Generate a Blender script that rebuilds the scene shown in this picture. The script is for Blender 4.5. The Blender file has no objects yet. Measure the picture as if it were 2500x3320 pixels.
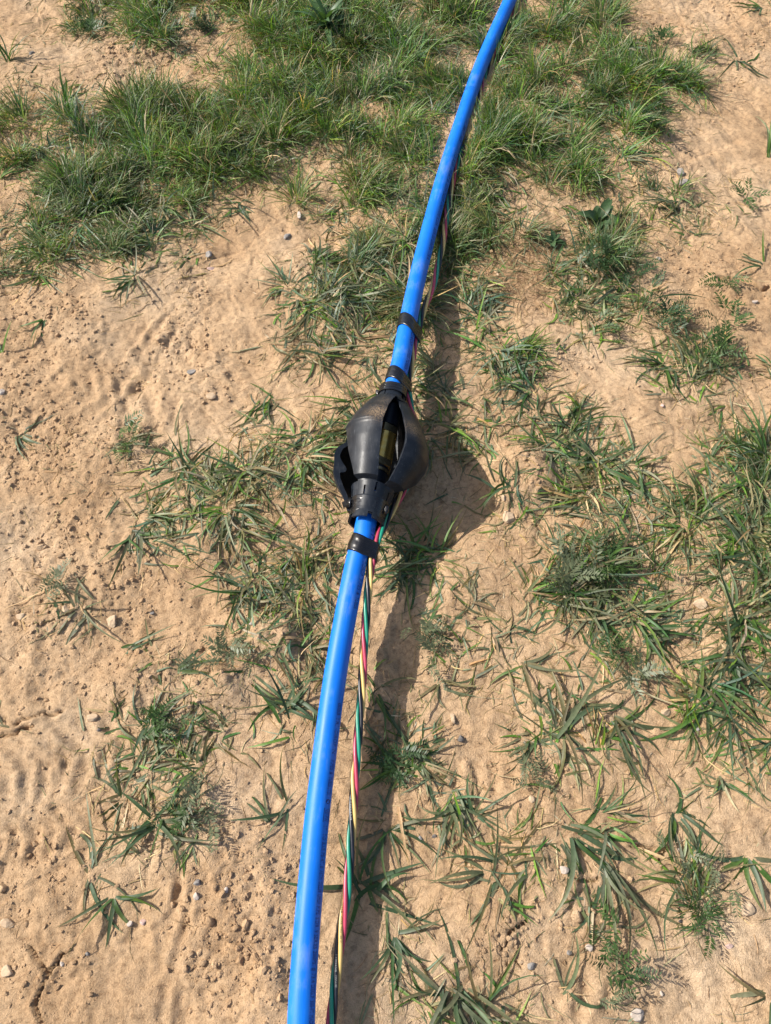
import bpy, math, random
import numpy as np
from mathutils import Vector

# ------------------------------------------------------------------ camera, sky, sun, exposure
S = bpy.context.scene
COL = S.collection
CAM_H, DEP, FPX = 1.10, math.radians(63.0), 2397.0       # camera height (m), depression, focal length in photo pixels
cam = bpy.data.cameras.new('camera')
cam.sensor_fit = 'VERTICAL'; cam.sensor_height = 24.0; cam.lens = 24.0 * FPX / 3320.0
cam.clip_start = 0.01; cam.clip_end = 400.0
camo = bpy.data.objects.new('camera', cam); COL.objects.link(camo)
camo.location = (0, 0, CAM_H); camo.rotation_euler = (math.pi / 2 - DEP, 0, 0)
S.camera = camo

SUN_EL, SUN_AZ = math.radians(41), math.radians(14)      # shadows run to +x and a little towards the camera
sh = Vector((math.cos(SUN_AZ) * math.cos(SUN_EL), -math.sin(SUN_AZ) * math.cos(SUN_EL), -math.sin(SUN_EL)))
sun = bpy.data.lights.new('sun', 'SUN'); sun.energy = 4.6; sun.angle = math.radians(0.55); sun.color = (1.0, 0.95, 0.87)
suno = bpy.data.objects.new('sun', sun); COL.objects.link(suno)
suno.rotation_euler = sh.to_track_quat('-Z', 'Y').to_euler(); suno.location = (-3, 2, 4)
W = bpy.data.worlds.new('World'); S.world = W; W.use_nodes = True
nt = W.node_tree; bg = nt.nodes['Background']
sky = nt.nodes.new('ShaderNodeTexSky'); sky.sky_type = 'NISHITA'; sky.sun_disc = False
sky.sun_elevation = SUN_EL
sky.sun_rotation = math.atan2(-sh.x, -sh.y)              # compass bearing of the sun, from +y towards +x
sky.air_density = 1.0; sky.dust_density = 3.0
nt.links.new(sky.outputs[0], bg.inputs[0]); bg.inputs[1].default_value = 0.11
S.view_settings.view_transform = 'Standard'; S.view_settings.look = 'None'
S.view_settings.exposure = 0.47; S.view_settings.gamma = 1.0; S.view_settings.use_curve_mapping = False

rng = np.random.default_rng(11)
random.seed(5)

# ------------------------------------------------------------------ photo geometry: where a photo pixel meets a given height
cD, sD = math.cos(DEP), math.sin(DEP)
def at(px, py, z=0.0):
    u, v = (px - 1250.0) / FPX, (py - 1660.0) / FPX
    d = (CAM_H - z) / (sD + cD * v)
    return Vector((u * d, (cD - sD * v) * d, z))
def pix(x, y):
    d = cD * y + sD * CAM_H
    d = np.where(d < .05, .05, d)
    v = -(sD * y - cD * CAM_H) / d
    return 1250 + FPX * x / d, 1660 + FPX * v

# ------------------------------------------------------------------ noise and the lie of the land
def _hash(ix, iy, seed):
    n = (ix * 374761393 + iy * 668265263 + seed * 974711) & 0x7fffffff
    n = ((n ^ (n >> 13)) * 1274126177) & 0x7fffffff
    n = n ^ (n >> 16)
    return (n & 0xffff) / 65535.0
def vnoise(x, y, seed):
    xi = np.floor(x).astype(np.int64); yi = np.floor(y).astype(np.int64)
    fx = x - xi; fy = y - yi
    fx = fx * fx * (3 - 2 * fx); fy = fy * fy * (3 - 2 * fy)
    a = _hash(xi, yi, seed); b = _hash(xi + 1, yi, seed); c = _hash(xi, yi + 1, seed); d = _hash(xi + 1, yi + 1, seed)
    return (a + (b - a) * fx) * (1 - fy) + (c + (d - c) * fx) * fy - 0.5
def fbm(x, y, scale, octs, seed, gain=.5):
    t = 0; amp = 1.0; f = 1.0 / scale
    for o in range(octs):
        ca, sa = math.cos(o * 1.3 + seed), math.sin(o * 1.3 + seed)
        t = t + amp * vnoise((x * ca - y * sa) * f + 17.3 * o, (x * sa + y * ca) * f - 9.1 * o, seed + o * 7)
        amp *= gain; f *= 2.03
    return t
def worley(x, y, scale, seed):
    x = x / scale; y = y / scale
    xi = np.floor(x).astype(np.int64); yi = np.floor(y).astype(np.int64)
    f1 = np.full(x.shape, 9.0); f2 = np.full(x.shape, 9.0)
    for dx in (-1, 0, 1):
        for dy in (-1, 0, 1):
            cx = xi + dx + _hash(xi + dx, yi + dy, seed); cy = yi + dy + _hash(xi + dx, yi + dy, seed + 51)
            d = np.hypot(x - cx, y - cy)
            f2 = np.minimum(f2, np.maximum(f1, d)); f1 = np.minimum(f1, d)
    return f1, f2
def sstep(a, b, x):
    t = np.clip((x - a) / (b - a), 0, 1)
    return t * t * (3 - 2 * t)

# how thickly grass covers the ground, one digit per 100 photo pixels
ROWS = ["1055677698999"+"986656521202", "2123543378998"+"975666752432", "3321113689865"+"765776664521",
        "5543887888867"+"776887776310", "6554997788889"+"778877663100", "4898887566666"+"768856651000",
        "2467765244246"+"767445444431", "3467764100167"+"766444523310", "4654532012786"+"655216772001",
        "1201310025777"+"636215652020", "0100000013676"+"535533445220", "0000000014555"+"424751114642",
        "0000000022333"+"534531013544", "1100100133445"+"445545301121", "2102222345644"+"455346731168",
        "0013344676632"+"121256762269", "0012567765522"+"112456664579", "0002656444526"+"213335666669",
        "0111322456526"+"532236752358", "0242000356521"+"233345764357", "0231100355411"+"344323555667",
        "0011122334423"+"244311443577", "0000022136424"+"231232332565", "0003443226324"+"101244442245",
        "0004544442424"+"410234442135", "0003543212214"+"431023212133", "0023453122223"+"353122313211",
        "0002353011001"+"134533421122", "0013100010004"+"123433320312", "0002100000005"+"200312320301",
        "0000000000104"+"201011000200", "0000000000004"+"444221210001", "0000000010004"+"554201110001",
        "0000000000002"+"332000000000"]
CM = np.array([[int(c) for c in r] for r in ROWS], float)      # 34 x 25
def cover(x, y):
    px, py = pix(x, y)
    gx = np.clip(px / 100 - .5, 0, 23.999); gy = np.clip(py / 100 - .5, 0, 32.999)
    ix = gx.astype(int); iy = gy.astype(int); fx = gx - ix; fy = gy - iy
    c = (CM[iy, ix] * (1 - fx) + CM[iy, ix + 1] * fx) * (1 - fy) + (CM[iy + 1, ix] * (1 - fx) + CM[iy + 1, ix + 1] * fx) * fy
    return c

def spot(px, py, cx, cy, rx, ry, rot=0, soft=.35):
    c, s = math.cos(math.radians(rot)), math.sin(math.radians(rot))
    dx, dy = px - cx, py - cy
    a = (dx * c + dy * s) / rx; b = (-dx * s + dy * c) / ry
    return 1 - sstep(1 - soft, 1 + soft, np.sqrt(a * a + b * b)), a * rx, b * ry
CRUMBLE = [(800, 2990, 210, 330, 5, 1.35), (250, 1960, 280, 340, 0, .8), (120, 1560, 260, 330, 0, .75), (560, 2200, 240, 180, 0, .5),
           (150, 1130, 230, 190, 20, .7), (560, 1100, 90, 260, 35, .7), (650, 1180, 130, 120, 0, .6), (420, 1370, 130, 110, 0, .5), (480, 160, 210, 75, -25, 1.0),
           (90, 2800, 260, 200, 0, .5), (130, 3190, 170, 150, 0, .55), (620, 2640, 260, 160, 0, .6), (1690, 1540, 90, 110, 0, .8),
           (1850, 2950, 230, 130, 0, .5), (1610, 3060, 150, 110, 0, .6), (1700, 2560, 220, 110, 0, .45), (1830, 1170, 90, 50, 0, .9),
           (2290, 880, 210, 60, 20, .6), (2330, 90, 260, 150, 0, .45), (1530, 2450, 220, 130, 0, .35), (2150, 560, 120, 50, 0, .5),
           (2000, 3240, 160, 90, 0, .5), (900, 2090, 110, 80, 0, .5), (2330, 2080, 140, 90, 0, .5), (1400, 2080, 130, 160, 0, .5)]
def crumble(px, py):
    c = np.zeros_like(px)
    for (cx, cy, rx, ry, rot, k) in CRUMBLE:
        m, _, _ = spot(px, py, cx, cy, rx, ry, rot, .5)
        c = np.maximum(c, m * k * .8)
    return c
CRACKS = [[(95, 3075), (125, 3120), (150, 3160), (128, 3215), (110, 3260), (135, 3320)], [(150, 3160), (175, 3130), (205, 3090)],
          [(60, 2350), (130, 2320), (200, 2310)], [(0, 2390), (60, 2375), (110, 2355)], [(2040, 2740), (2150, 2760), (2140, 2790)],
          [(1625, 3080), (1650, 3030), (1700, 2985)], [(2330, 900), (2400, 905), (2470, 940), (2500, 930)], [(1640, 3130), (1672, 3118), (1690, 3135)],
          [(1840, 2830), (1880, 2860), (1930, 2850)]]
def seg_dist(px, py, pts):
    d = np.full(px.shape, 1e9)
    for (x0, y0), (x1, y1) in zip(pts[:-1], pts[1:]):
        vx, vy = x1 - x0, y1 - y0
        t = np.clip(((px - x0) * vx + (py - y0) * vy) / (vx * vx + vy * vy), 0, 1)
        d = np.minimum(d, np.hypot(px - x0 - t * vx, py - y0 - t * vy))
    return d
def ground_z(x, y):
    x = np.asarray(x, float); y = np.asarray(y, float)
    px, py = pix(x, y)
    near = (np.abs(x) < 2.5) & (y > -1) & (y < 4)
    z = .022 * fbm(x, y, .55, 3, 3) + .016 * fbm(x, y, .13, 3, 21) + .006 * fbm(x * .8 + y * .5, y * .35 - x * .2, .028, 3, 24)
    cv = np.where(near, cover(x, y), 3.0)
    cr = crumble(px, py)
    z += .0040 * fbm(x, y, .045, 3, 40) * (.65 + .6 * cr)
    wx, wy = x + .014 * fbm(x, y, .025, 3, 8, .6), y + .014 * fbm(x, y, .025, 3, 9, .6)
    w1, w2 = worley(wx, wy, .030, 77)
    z += .0017 * cr * sstep(0.0, .25, w2 - w1) * (.4 + sstep(-.2, .25, fbm(x, y, .05, 2, 79)))
    w1, w2 = worley(wx, wy, .0105, 78)
    z += (.0002 + .0016 * cr) * (.55 - w1)
    rg = 1 - np.abs(fbm(x, y, .032, 4, 61, .6)) * 3
    z += (.0013 + .0012 * cr) * rg
    z += (.0018 + .0017 * cr) * fbm(x, y, .013, 3, 60, .8)
    z += .0010 * np.clip(cv, 0, 8)                                    # sod stands a little proud
    # plates of dried crust with raised rims
    w1, w2 = worley(x + .02 * fbm(x, y, .06, 2, 18), y + .02 * fbm(x, y, .06, 2, 19), .095, 90)
    z -= .0025 * (1 - sstep(.0, .07, w2 - w1)) * (fbm(x, y, .2, 2, 91) > .02)
    # mounds
    for (cx, cy, rx, ry, h) in [(1685, 1560, 95, 90, .022), (900, 2070, 80, 60, .016), (700, 2240, 100, 70, .012), (500, 2130, 110, 60, .008), (900, 2930, 70, 60, .010),
                                (1215, 2060, 70, 120, .010), (860, 3200, 60, 80, .008), (1560, 1870, 130, 90, .008), (450, 2230, 130, 80, .010), (2330, 2130, 70, 40, .010)]:
        m, _, _ = spot(px, py, cx, cy, rx, ry, 0, .55); z += h * m
    m, _, _ = spot(px, py, 1480, 1640, 130, 110, -15, .5); z -= .010 * m
    # boot and tyre marks pressed into the sand
    m, a, b = spot(px, py, 190, 2470, 260, 110, -18); w = fbm(x, y, .05, 2, 31) * 25
    z += m * .0034 * (np.abs(((a + w * .6 + np.abs(b + w) * .55) / 62.0) % 1 - .5) * 4 - 1).clip(-.7, .7)
    m, a, b = spot(px, py, 330, 1290, 120, 80, 25); z += m * .0030 * (np.abs(((a * .8 + np.abs(b) * .7) / 46.0) % 1 - .5) * 4 - 1).clip(-.6, .6)
    m, a, b = spot(px, py, 150, 2700, 170, 90, -10); z += m * .0032 * (np.abs(((a + np.abs(b + w) * .6) / 58.0) % 1 - .5) * 4 - 1).clip(-.6, .6)
    m, a, b = spot(px, py, 720, 2010, 110, 70, 60); z += m * (.0022 * np.sin(a / 10 + np.sin(b / 20)).clip(-.5, .5) - .003)
    m, a, b = spot(px, py, 660, 1190, 110, 90, 20)
    z += m * (.0034 * (np.sin(b / 9.0 + 1.2 * np.sin(a / 24.0))).clip(-.6, .6) - .004)
    m, a, b = spot(px, py, 790, 1240, 110, 60, -35); z += m * (.002 * np.sin(a / 11.0).clip(-.5, .5) - .004)
    m, a, b = spot(px, py, 460, 1160, 60, 190, 38); z += m * (.0028 + .004 * fbm(x, y, .05, 2, 34)) * np.sin(a / 8.5 + w / 7)
    m, a, b = spot(px, py, 510, 1330, 110, 60, 0); z += m * .003 * np.sin(a / 10.0 + w / 9)
    m, a, b = spot(px, py, 565, 3000, 52, 170, 9); z += m * ((.0034 + .004 * fbm(x, y, .05, 2, 33)) * np.sin(a / 8.2 + b / 90 + w / 9) - .004)
    m, a, b = spot(px, py, 540, 3270, 60, 80, 6); z += m * .002 * np.sin(a / 9.0 + w / 7)
    m, a, b = spot(px, py, 2350, 480, 190, 90, -12); z += m * .0016 * np.sin(b / 9.0 + w / 14)
    m, a, b = spot(px, py, 400, 2330, 120, 80, 10); z += m * .0025 * np.sin(a / 13 + 2 * np.sin(b / 40))
    m, a, b = spot(px, py, 1560, 2520, 120, 60, 0); z += m * .0022 * np.sin(a / 9 + w / 9)
    m, a, b = spot(px, py, 1910, 3240, 110, 60, 0); z += m * .0035 * np.sin(a / 14 + b / 60)
    for pts in CRACKS:
        wob = 9 * fbm(x, y, .012, 2, 95)
        d = seg_dist(px + wob, py + wob, pts)
        z -= .011 * (1 - sstep(1.5, 7, d))
        z += .002 * (1 - sstep(8, 34, d))
    # worn track the pipe lies along
    return z

# ------------------------------------------------------------------ materials
MATS = {}
def node_mat(name, rough=.8, spec=.3):
    m = bpy.data.materials.new(name); m.use_nodes = True
    b = m.node_tree.nodes['Principled BSDF']
    b.inputs['Roughness'].default_value = rough; b.inputs['Specular IOR Level'].default_value = spec
    MATS[name] = m
    return m, m.node_tree, b
def N(t, kind, **kw):
    n = t.nodes.new(kind)
    for k, v in kw.items():
        if k in n.inputs: n.inputs[k].default_value = v
        else: setattr(n, k, v)
    return n
def noise(t, vec, scale, detail=4, rough=.55):
    n = N(t, 'ShaderNodeTexNoise', Scale=scale, Detail=detail, Roughness=rough)
    t.links.new(vec, n.inputs['Vector']); return n.outputs['Fac']
def ramp(t, fac, stops):
    r = t.nodes.new('ShaderNodeValToRGB'); e = r.color_ramp.elements
    while len(e) < len(stops): e.new(.5)
    for i, (p, c) in enumerate(stops):
        e[i].position = p; e[i].color = (*c, 1)
    t.links.new(fac, r.inputs[0]); return r.outputs[0]
def mixc(t, fac, a, b, mode='MIX'):
    m = t.nodes.new('ShaderNodeMix'); m.data_type = 'RGBA'; m.blend_type = mode
    for sock, val in ((m.inputs[0], fac), (m.inputs[6], a), (m.inputs[7], b)):
        if isinstance(val, (int, float)): sock.default_value = val
        elif isinstance(val, tuple): sock.default_value = (*val, 1)
        else: t.links.new(val, sock)
    return m.outputs[2]
def bump(t, b, fac, strength, dist):
    n = N(t, 'ShaderNodeBump', Strength=strength, Distance=dist)
    t.links.new(fac, n.inputs['Height']); t.links.new(n.outputs[0], b.inputs['Normal']); return n

def soil_mat(name, scalecol=1.0, attr=None):
    m, t, b = node_mat(name, .95, .12)
    geo = N(t, 'ShaderNodeNewGeometry'); v = geo.outputs['Position']
    k = scalecol
    c1 = ramp(t, noise(t, v, 3.5, 5), [(.30, (.495 * k, .324 * k, .182 * k)), (.50, (.560 * k, .382 * k, .226 * k)), (.70, (.61 * k, .446 * k, .288 * k))])
    c2 = ramp(t, noise(t, v, 130, 3, .7), [(.28, (.62, .59, .57)), (.48, (1, 1, 1)), (.68, (1.18, 1.19, 1.21))])
    c = mixc(t, 1.0, c1, c2, 'MULTIPLY')
    c3 = ramp(t, noise(t, v, 900, 2, .7), [(.33, (.66, .62, .58)), (.48, (1, 1, 1)), (.62, (1, 1, 1)), (.72, (1.35, 1.36, 1.4))])
    c = mixc(t, .75, c, c3, 'MULTIPLY')
    c4 = ramp(t, noise(t, v, 11, 5, .6), [(.42, (1, 1, 1)), (.62, (.86, .83, .80)), (.75, (.78, .74, .72))])
    c = mixc(t, .8, c, c4, 'MULTIPLY')
    t.links.new(c, b.inputs['Base Color'])
    n1 = noise(t, v, 420, 4, .65); n2 = noise(t, v, 1500, 2, .6)
    s = N(t, 'ShaderNodeMath', operation='MULTIPLY_ADD'); t.links.new(n2, s.inputs[0]); s.inputs[1].default_value = .4; t.links.new(n1, s.inputs[2])
    bump(t, b, s.outputs[0], 1.0, .0030)
    return m
soil_mat('sandy_soil'); soil_mat('soil_lump', 1.02)

def grass_mat(name, trans=.35, rough=.5, spec=.35):
    m, t, b = node_mat(name, rough, spec)
    at_ = N(t, 'ShaderNodeAttribute', attribute_name='tint')
    geo = N(t, 'ShaderNodeNewGeometry')
    c = mixc(t, .5, at_.outputs['Color'], ramp(t, noise(t, geo.outputs['Position'], 260, 3), [(.35, (.62, .62, .60)), (.6, (1.15, 1.12, 1.1))]), 'MULTIPLY')
    t.links.new(c, b.inputs['Base Color'])
    tr = N(t, 'ShaderNodeBsdfTranslucent')
    t.links.new(mixc(t, 1.0, c, (1.25, 1.3, .55), 'MULTIPLY'), tr.inputs['Color'])
    mx = N(t, 'ShaderNodeMixShader'); mx.inputs[0].default_value = trans
    t.links.new(b.outputs[0], mx.inputs[1]); t.links.new(tr.outputs[0], mx.inputs[2])
    t.links.new(mx.outputs[0], t.nodes['Material Output'].inputs['Surface'])
    return m
grass_mat('grass_blade', .34, .48, .45); grass_mat('dry_grass', .15, .8, .15); grass_mat('weed_leaf', .25, .45, .4)

def stone_mat(name, ca, cb, sc=140, rough=.8):
    m, t, b = node_mat(name, rough, .3)
    oi = N(t, 'ShaderNodeObjectInfo'); tc = N(t, 'ShaderNodeTexCoord')
    f = noise(t, tc.outputs['Object'], sc, 5, .6)
    t.links.new(ramp(t, f, [(.3, ca), (.7, cb)]), b.inputs['Base Color'])
    bump(t, b, f, .5, .002)
stone_mat('grey_stone', (.17, .155, .14), (.36, .33, .30)); stone_mat('tan_stone', (.40, .28, .18), (.58, .44, .29))
stone_mat('pale_stone', (.38, .31, .25), (.58, .50, .43)); stone_mat('pink_stone', (.45, .30, .25), (.64, .48, .42)); stone_mat('dark_stone', (.10, .09, .085), (.22, .20, .18))

def plastic(name, col, rough=.35, spec=.5, streak=0.0):
    m, t, b = node_mat(name, rough, spec)
    tc = N(t, 'ShaderNodeTexCoord'); geo = N(t, 'ShaderNodeNewGeometry')
    f = noise(t, geo.outputs['Position'], 30, 5, .6)
    lo = tuple(c * .82 for c in col); hi = tuple(min(1, c * 1.12 + .004) for c in col)
    t.links.new(ramp(t, f, [(.3, lo), (.7, hi)]), b.inputs['Base Color'])
    g = noise(t, geo.outputs['Position'], 220, 4, .6)
    mr = N(t, 'ShaderNodeMapRange'); t.links.new(g, mr.inputs[0]); mr.inputs[3].default_value = max(.05, rough - .12); mr.inputs[4].default_value = rough + .16
    t.links.new(mr.outputs[0], b.inputs['Roughness'])
    return m, t, b
# blue pipe: scuffs and fine haul marks run along the pipe (uv x = along, y = round)
m, t, b = node_mat('blue_pipe', .36, .36)
uv = N(t, 'ShaderNodeUVMap', uv_map='UVMap')
mp = N(t, 'ShaderNodeMapping'); mp.inputs['Scale'].default_value = (14, 900, 1); t.links.new(uv.outputs[0], mp.inputs[0])
f = noise(t, mp.outputs[0], 1.0, 3, .6)
mp2 = N(t, 'ShaderNodeMapping'); mp2.inputs['Scale'].default_value = (18, 60, 1); t.links.new(uv.outputs[0], mp2.inputs[0])
g = noise(t, mp2.outputs[0], 1.0, 5, .65)
c = ramp(t, g, [(.35, (.002, .150, .66)), (.6, (.004, .178, .76)), (.80, (.020, .222, .80))])
c = mixc(t, .5, c, ramp(t, f, [(.3, (.75, .8, .86)), (.55, (1, 1, 1))]), 'MULTIPLY')
mp3 = N(t, 'ShaderNodeMapping'); mp3.inputs['Scale'].default_value = (9, 26, 1); t.links.new(uv.outputs[0], mp3.inputs[0])
c = mixc(t, ramp(t, noise(t, mp3.outputs[0], 1.0, 7, .72), [(.52, (0, 0, 0)), (.72, (.30, .30, .30))]), c, (.42, .38, .36))
t.links.new(c, b.inputs['Base Color'])
mr = N(t, 'ShaderNodeMapRange'); t.links.new(g, mr.inputs[0]); mr.inputs[3].default_value = .33; mr.inputs[4].default_value = .60; t.links.new(mr.outputs[0], b.inputs['Roughness'])
bump(t, b, f, .12, .0004)
b.inputs['Subsurface Weight'].default_value = .0
plastic('wire_green', (.012, .27, .17), .32); plastic('wire_red', (.50, .055, .11), .32); plastic('wire_yellow', (.72, .50, .17), .34); plastic('wire_black', (.012, .014, .022), .30)
plastic('print_ink', (.003, .022, .15), .6, .3); plastic('pale_ink', (.35, .35, .33), .7, .2)
m, t, b = plastic('black_tape', (.006, .006, .008), .24, .6)
m, t, b = node_mat('black_rubber', .48, .30)
geo = N(t, 'ShaderNodeNewGeometry'); v = geo.outputs['Position']
mpn = N(t, 'ShaderNodeMapping'); mpn.inputs['Scale'].default_value = (420, 55, 420); t.links.new(v, mpn.inputs[0])
scr = noise(t, mpn.outputs[0], 1.0, 3, .7)
base = ramp(t, noise(t, v, 45, 5, .62), [(.3, (.006, .009, .015)), (.55, (.013, .017, .024)), (.75, (.030, .034, .042))])
base = mixc(t, ramp(t, scr, [(.58, (0, 0, 0)), (.74, (.55, .55, .55))]), base, (.085, .092, .105))
da = N(t, 'ShaderNodeAttribute', attribute_name='tint')
sp = ramp(t, noise(t, v, 420, 4, .75), [(.44, (0, 0, 0)), (.60, (1, 1, 1))])
dm = mixc(t, 1.0, da.outputs['Color'], mixc(t, .96, (1.0, 1.0, 1.0), sp, 'MULTIPLY'), 'MULTIPLY')
t.links.new(mixc(t, dm, base, (.34, .235, .135)), b.inputs['Base Color'])
mr = N(t, 'ShaderNodeMapRange'); t.links.new(scr, mr.inputs[0]); mr.inputs[3].default_value = .30; mr.inputs[4].default_value = .52; t.links.new(mr.outputs[0], b.inputs['Roughness'])
bump(t, b, noise(t, v, 300, 4, .6), .12, .001)
m, t, b = node_mat('old_brass', .24, .5); b.inputs['Metallic'].default_value = .8
geo = N(t, 'ShaderNodeNewGeometry'); t.links.new(ramp(t, noise(t, geo.outputs['Position'], 120, 4), [(.3, (.95, .55, .10)), (.7, (1.0, .68, .20))]), b.inputs['Base Color'])
m, t, b = node_mat('tarnished_brass', .42, .5); b.inputs['Metallic'].default_value = 1.0
geo = N(t, 'ShaderNodeNewGeometry'); t.links.new(ramp(t, noise(t, geo.outputs['Position'], 200, 4), [(.3, (.26, .19, .09)), (.7, (.46, .36, .20))]), b.inputs['Base Color'])

# ------------------------------------------------------------------ object helpers
def mesh_from(name, verts, faces, mat, smooth=True, tint=None, uv=None):
    me = bpy.data.meshes.new(name)
    verts = np.asarray(verts, np.float32)
    if isinstance(faces, np.ndarray):
        k = faces.shape[1]; n = len(faces)
        me.vertices.add(len(verts)); me.vertices.foreach_set('co', verts.ravel())
        me.loops.add(n * k); me.loops.foreach_set('vertex_index', faces.astype(np.int32).ravel())
        me.polygons.add(n); me.polygons.foreach_set('loop_start', np.arange(0, n * k, k, dtype=np.int32))
        me.polygons.foreach_set('loop_total', np.full(n, k, np.int32))
        me.update(calc_edges=True)
    else:
        me.from_pydata([tuple(v) for v in verts], [], faces); me.update()
    me.polygons.foreach_set('use_smooth', np.full(len(me.polygons), smooth, bool))
    if tint is not None:
        a = me.color_attributes.new('tint', 'FLOAT_COLOR', 'POINT')
        c = np.ones((len(verts), 4), np.float32); c[:, :3] = tint
        a.data.foreach_set('color', c.ravel())
    if uv is not None:
        u = me.uv_layers.new(name='UVMap'); li = np.empty(len(me.loops), np.int32); me.loops.foreach_get('vertex_index', li)
        u.data.foreach_set('uv', np.asarray(uv, np.float32)[li].ravel())
    me.materials.append(MATS[mat])
    return me
def obj(name, me, parent=None, loc=None):
    o = bpy.data.objects.new(name, me); COL.objects.link(o)
    if parent is not None: o.parent = parent
    if loc is not None: o.location = loc
    return o
def tag(o, label=None, cat=None, group=None, kind=None):
    for k, v in (('label', label), ('category', cat), ('group', group), ('kind', kind)):
        if v: o[k] = v
    return o
def thing(name, loc, label, cat, group=None):
    return tag(obj(name, None, None, loc), label, cat, group)

# ------------------------------------------------------------------ the ground: one sheet, fine where the photograph looks, coarse out to the horizon
def axis(lo, hi, step, far):
    core = np.arange(lo, hi + step, step); out = []; s = step; p = core[-1]
    while p < far: s *= 1.35; p += s; out.append(p)
    up = np.array(out); out = []; s = step; p = lo
    while p > -far: s *= 1.35; p -= s; out.append(p)
    return np.concatenate([np.array(out)[::-1], core, up])
gx = axis(-1.06, 1.06, .0033, 150.0); gy = axis(-.26, 2.12, .0035, 150.0)
GX, GY = np.meshgrid(gx, gy)
GZ = ground_z(GX.ravel(), GY.ravel())
nx, ny = len(gx), len(gy)
I = np.arange(nx * ny).reshape(ny, nx)
F = np.stack([I[:-1, :-1].ravel(), I[:-1, 1:].ravel(), I[1:, 1:].ravel(), I[1:, :-1].ravel()], 1)
ground = obj('ground', mesh_from('ground', np.stack([GX.ravel(), GY.ravel(), GZ], 1), F, 'sandy_soil'))
tag(ground, 'dry sandy tan ground with footprints, cracks and loose crumbs', 'ground', kind='structure')

# ------------------------------------------------------------------ curves through the photo's points
def spline(pts, step=.004):
    P = np.array([tuple(p) for p in pts]); out = []
    P = np.vstack([2 * P[0] - P[1], P, 2 * P[-1] - P[-2]])
    for i in range(1, len(P) - 2):
        p0, p1, p2, p3 = P[i - 1], P[i], P[i + 1], P[i + 2]
        for t in np.linspace(0, 1, 40, endpoint=False):
            out.append(.5 * ((2 * p1) + (-p0 + p2) * t + (2 * p0 - 5 * p1 + 4 * p2 - p3) * t * t + (-p0 + 3 * p1 - 3 * p2 + p3) * t ** 3))
    out.append(P[-2]); out = np.array(out)
    for _ in range(30): out[1:-1] = .25 * out[:-2] + .5 * out[1:-1] + .25 * out[2:]
    d = np.concatenate([[0], np.cumsum(np.linalg.norm(np.diff(out, axis=0), axis=1))])
    s = np.arange(0, d[-1], step)
    return np.stack([np.interp(s, d, out[:, k]) for k in range(3)], 1), s
def frames(C):
    T = np.gradient(C, axis=0); T /= np.linalg.norm(T, axis=1)[:, None]
    up = np.array([0, 0, 1.0]); U = up - T * (T @ up)[:, None]; U /= np.linalg.norm(U, axis=1)[:, None]
    R = np.cross(U, T)                                   # points to +x for a curve running towards the camera
    R *= np.sign(R[:, :1] + 1e-9)
    return T, U, R
def tube(C, rad, seg, wob=None):
    T, U, R = frames(C); n = len(C); a = np.linspace(0, 2 * math.pi, seg, endpoint=False)
    V = C[:, None] + rad * (np.cos(a)[None, :, None] * U[:, None] + np.sin(a)[None, :, None] * R[:, None])
    idx = np.arange(n * seg).reshape(n, seg); j = np.roll(idx, -1, 1)
    Fq = np.stack([idx[:-1].ravel(), j[:-1].ravel(), j[1:].ravel(), idx[1:].ravel()], 1)
    s = np.concatenate([[0], np.cumsum(np.linalg.norm(np.diff(C, axis=0), axis=1))])
    uv = np.stack([np.repeat(s, seg), np.tile(np.minimum(a, 2 * math.pi - a) * rad, n)], 1)
    return V.reshape(-1, 3), Fq, uv

PR = .0163
PIPE_PTS = [(1745, -190, .03), (1654, 0, .03), (1558, 217, .024), (1488, 420, .022), (1431, 600, .026), (1369, 836, .044), (1332, 1000, .062), (1313, 1100, .071), (1298, 1180, .076),
            (1277, 1260, .079), (1240, 1455, .079), (1187, 1695, .079), (1179, 1745, .079), (1160, 1800, .077), (1120, 2000, .070), (1084, 2210, .064), (1052, 2450, .060), (1028, 2650, .058),
            (1009, 2850, .057), (996, 3000, .057), (983, 3180, .057), (976, 3320, .057), (972, 3480, .056), (970, 3900, .05)]
PC, PS = spline([at(*p) for p in PIPE_PTS])
def photo_y(C):
    d = cD * C[:, 1] + sD * (CAM_H - C[:, 2]); return 1660 - FPX * (sD * C[:, 1] - cD * (CAM_H - C[:, 2])) / d
PY = photo_y(PC)
def s_at(y): return float(np.interp(y, PY, PS))
def at_s(s): return np.array([np.interp(s, PS, PC[:, k]) for k in range(3)])
PT, PU, PRt = frames(PC)
def frame_s(s): 
    f = [np.array([np.interp(s, PS, A[:, k]) for k in range(3)]) for A in (PT, PU, PRt)]
    return [v / np.linalg.norm(v) for v in f]

pipe = thing('water_pipe', tuple(at_s(s_at(3300)) * [1, 1, 0]), 'long blue plastic water pipe running the height of the picture', 'pipe')
PL = Vector(pipe.location)
def pipe_piece(y0, y1, label):
    s0, s1 = s_at(y0), s_at(y1) if y1 < 4000 else PS[-1]
    k = (PS >= s0) & (PS <= s1)
    V, Fq, uv = tube(PC[k], PR, 40)
    o = obj('pipe_section', mesh_from('pipe_section', V - np.array(PL), Fq, 'blue_pipe', uv=uv), pipe); o['label'] = label
    return o
sec_far = pipe_piece(-190, 1272, 'blue pipe section beyond the black arrestor')
sec_near = pipe_piece(1600, 9999, 'blue pipe section on the near side with dark printed lettering')

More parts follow.
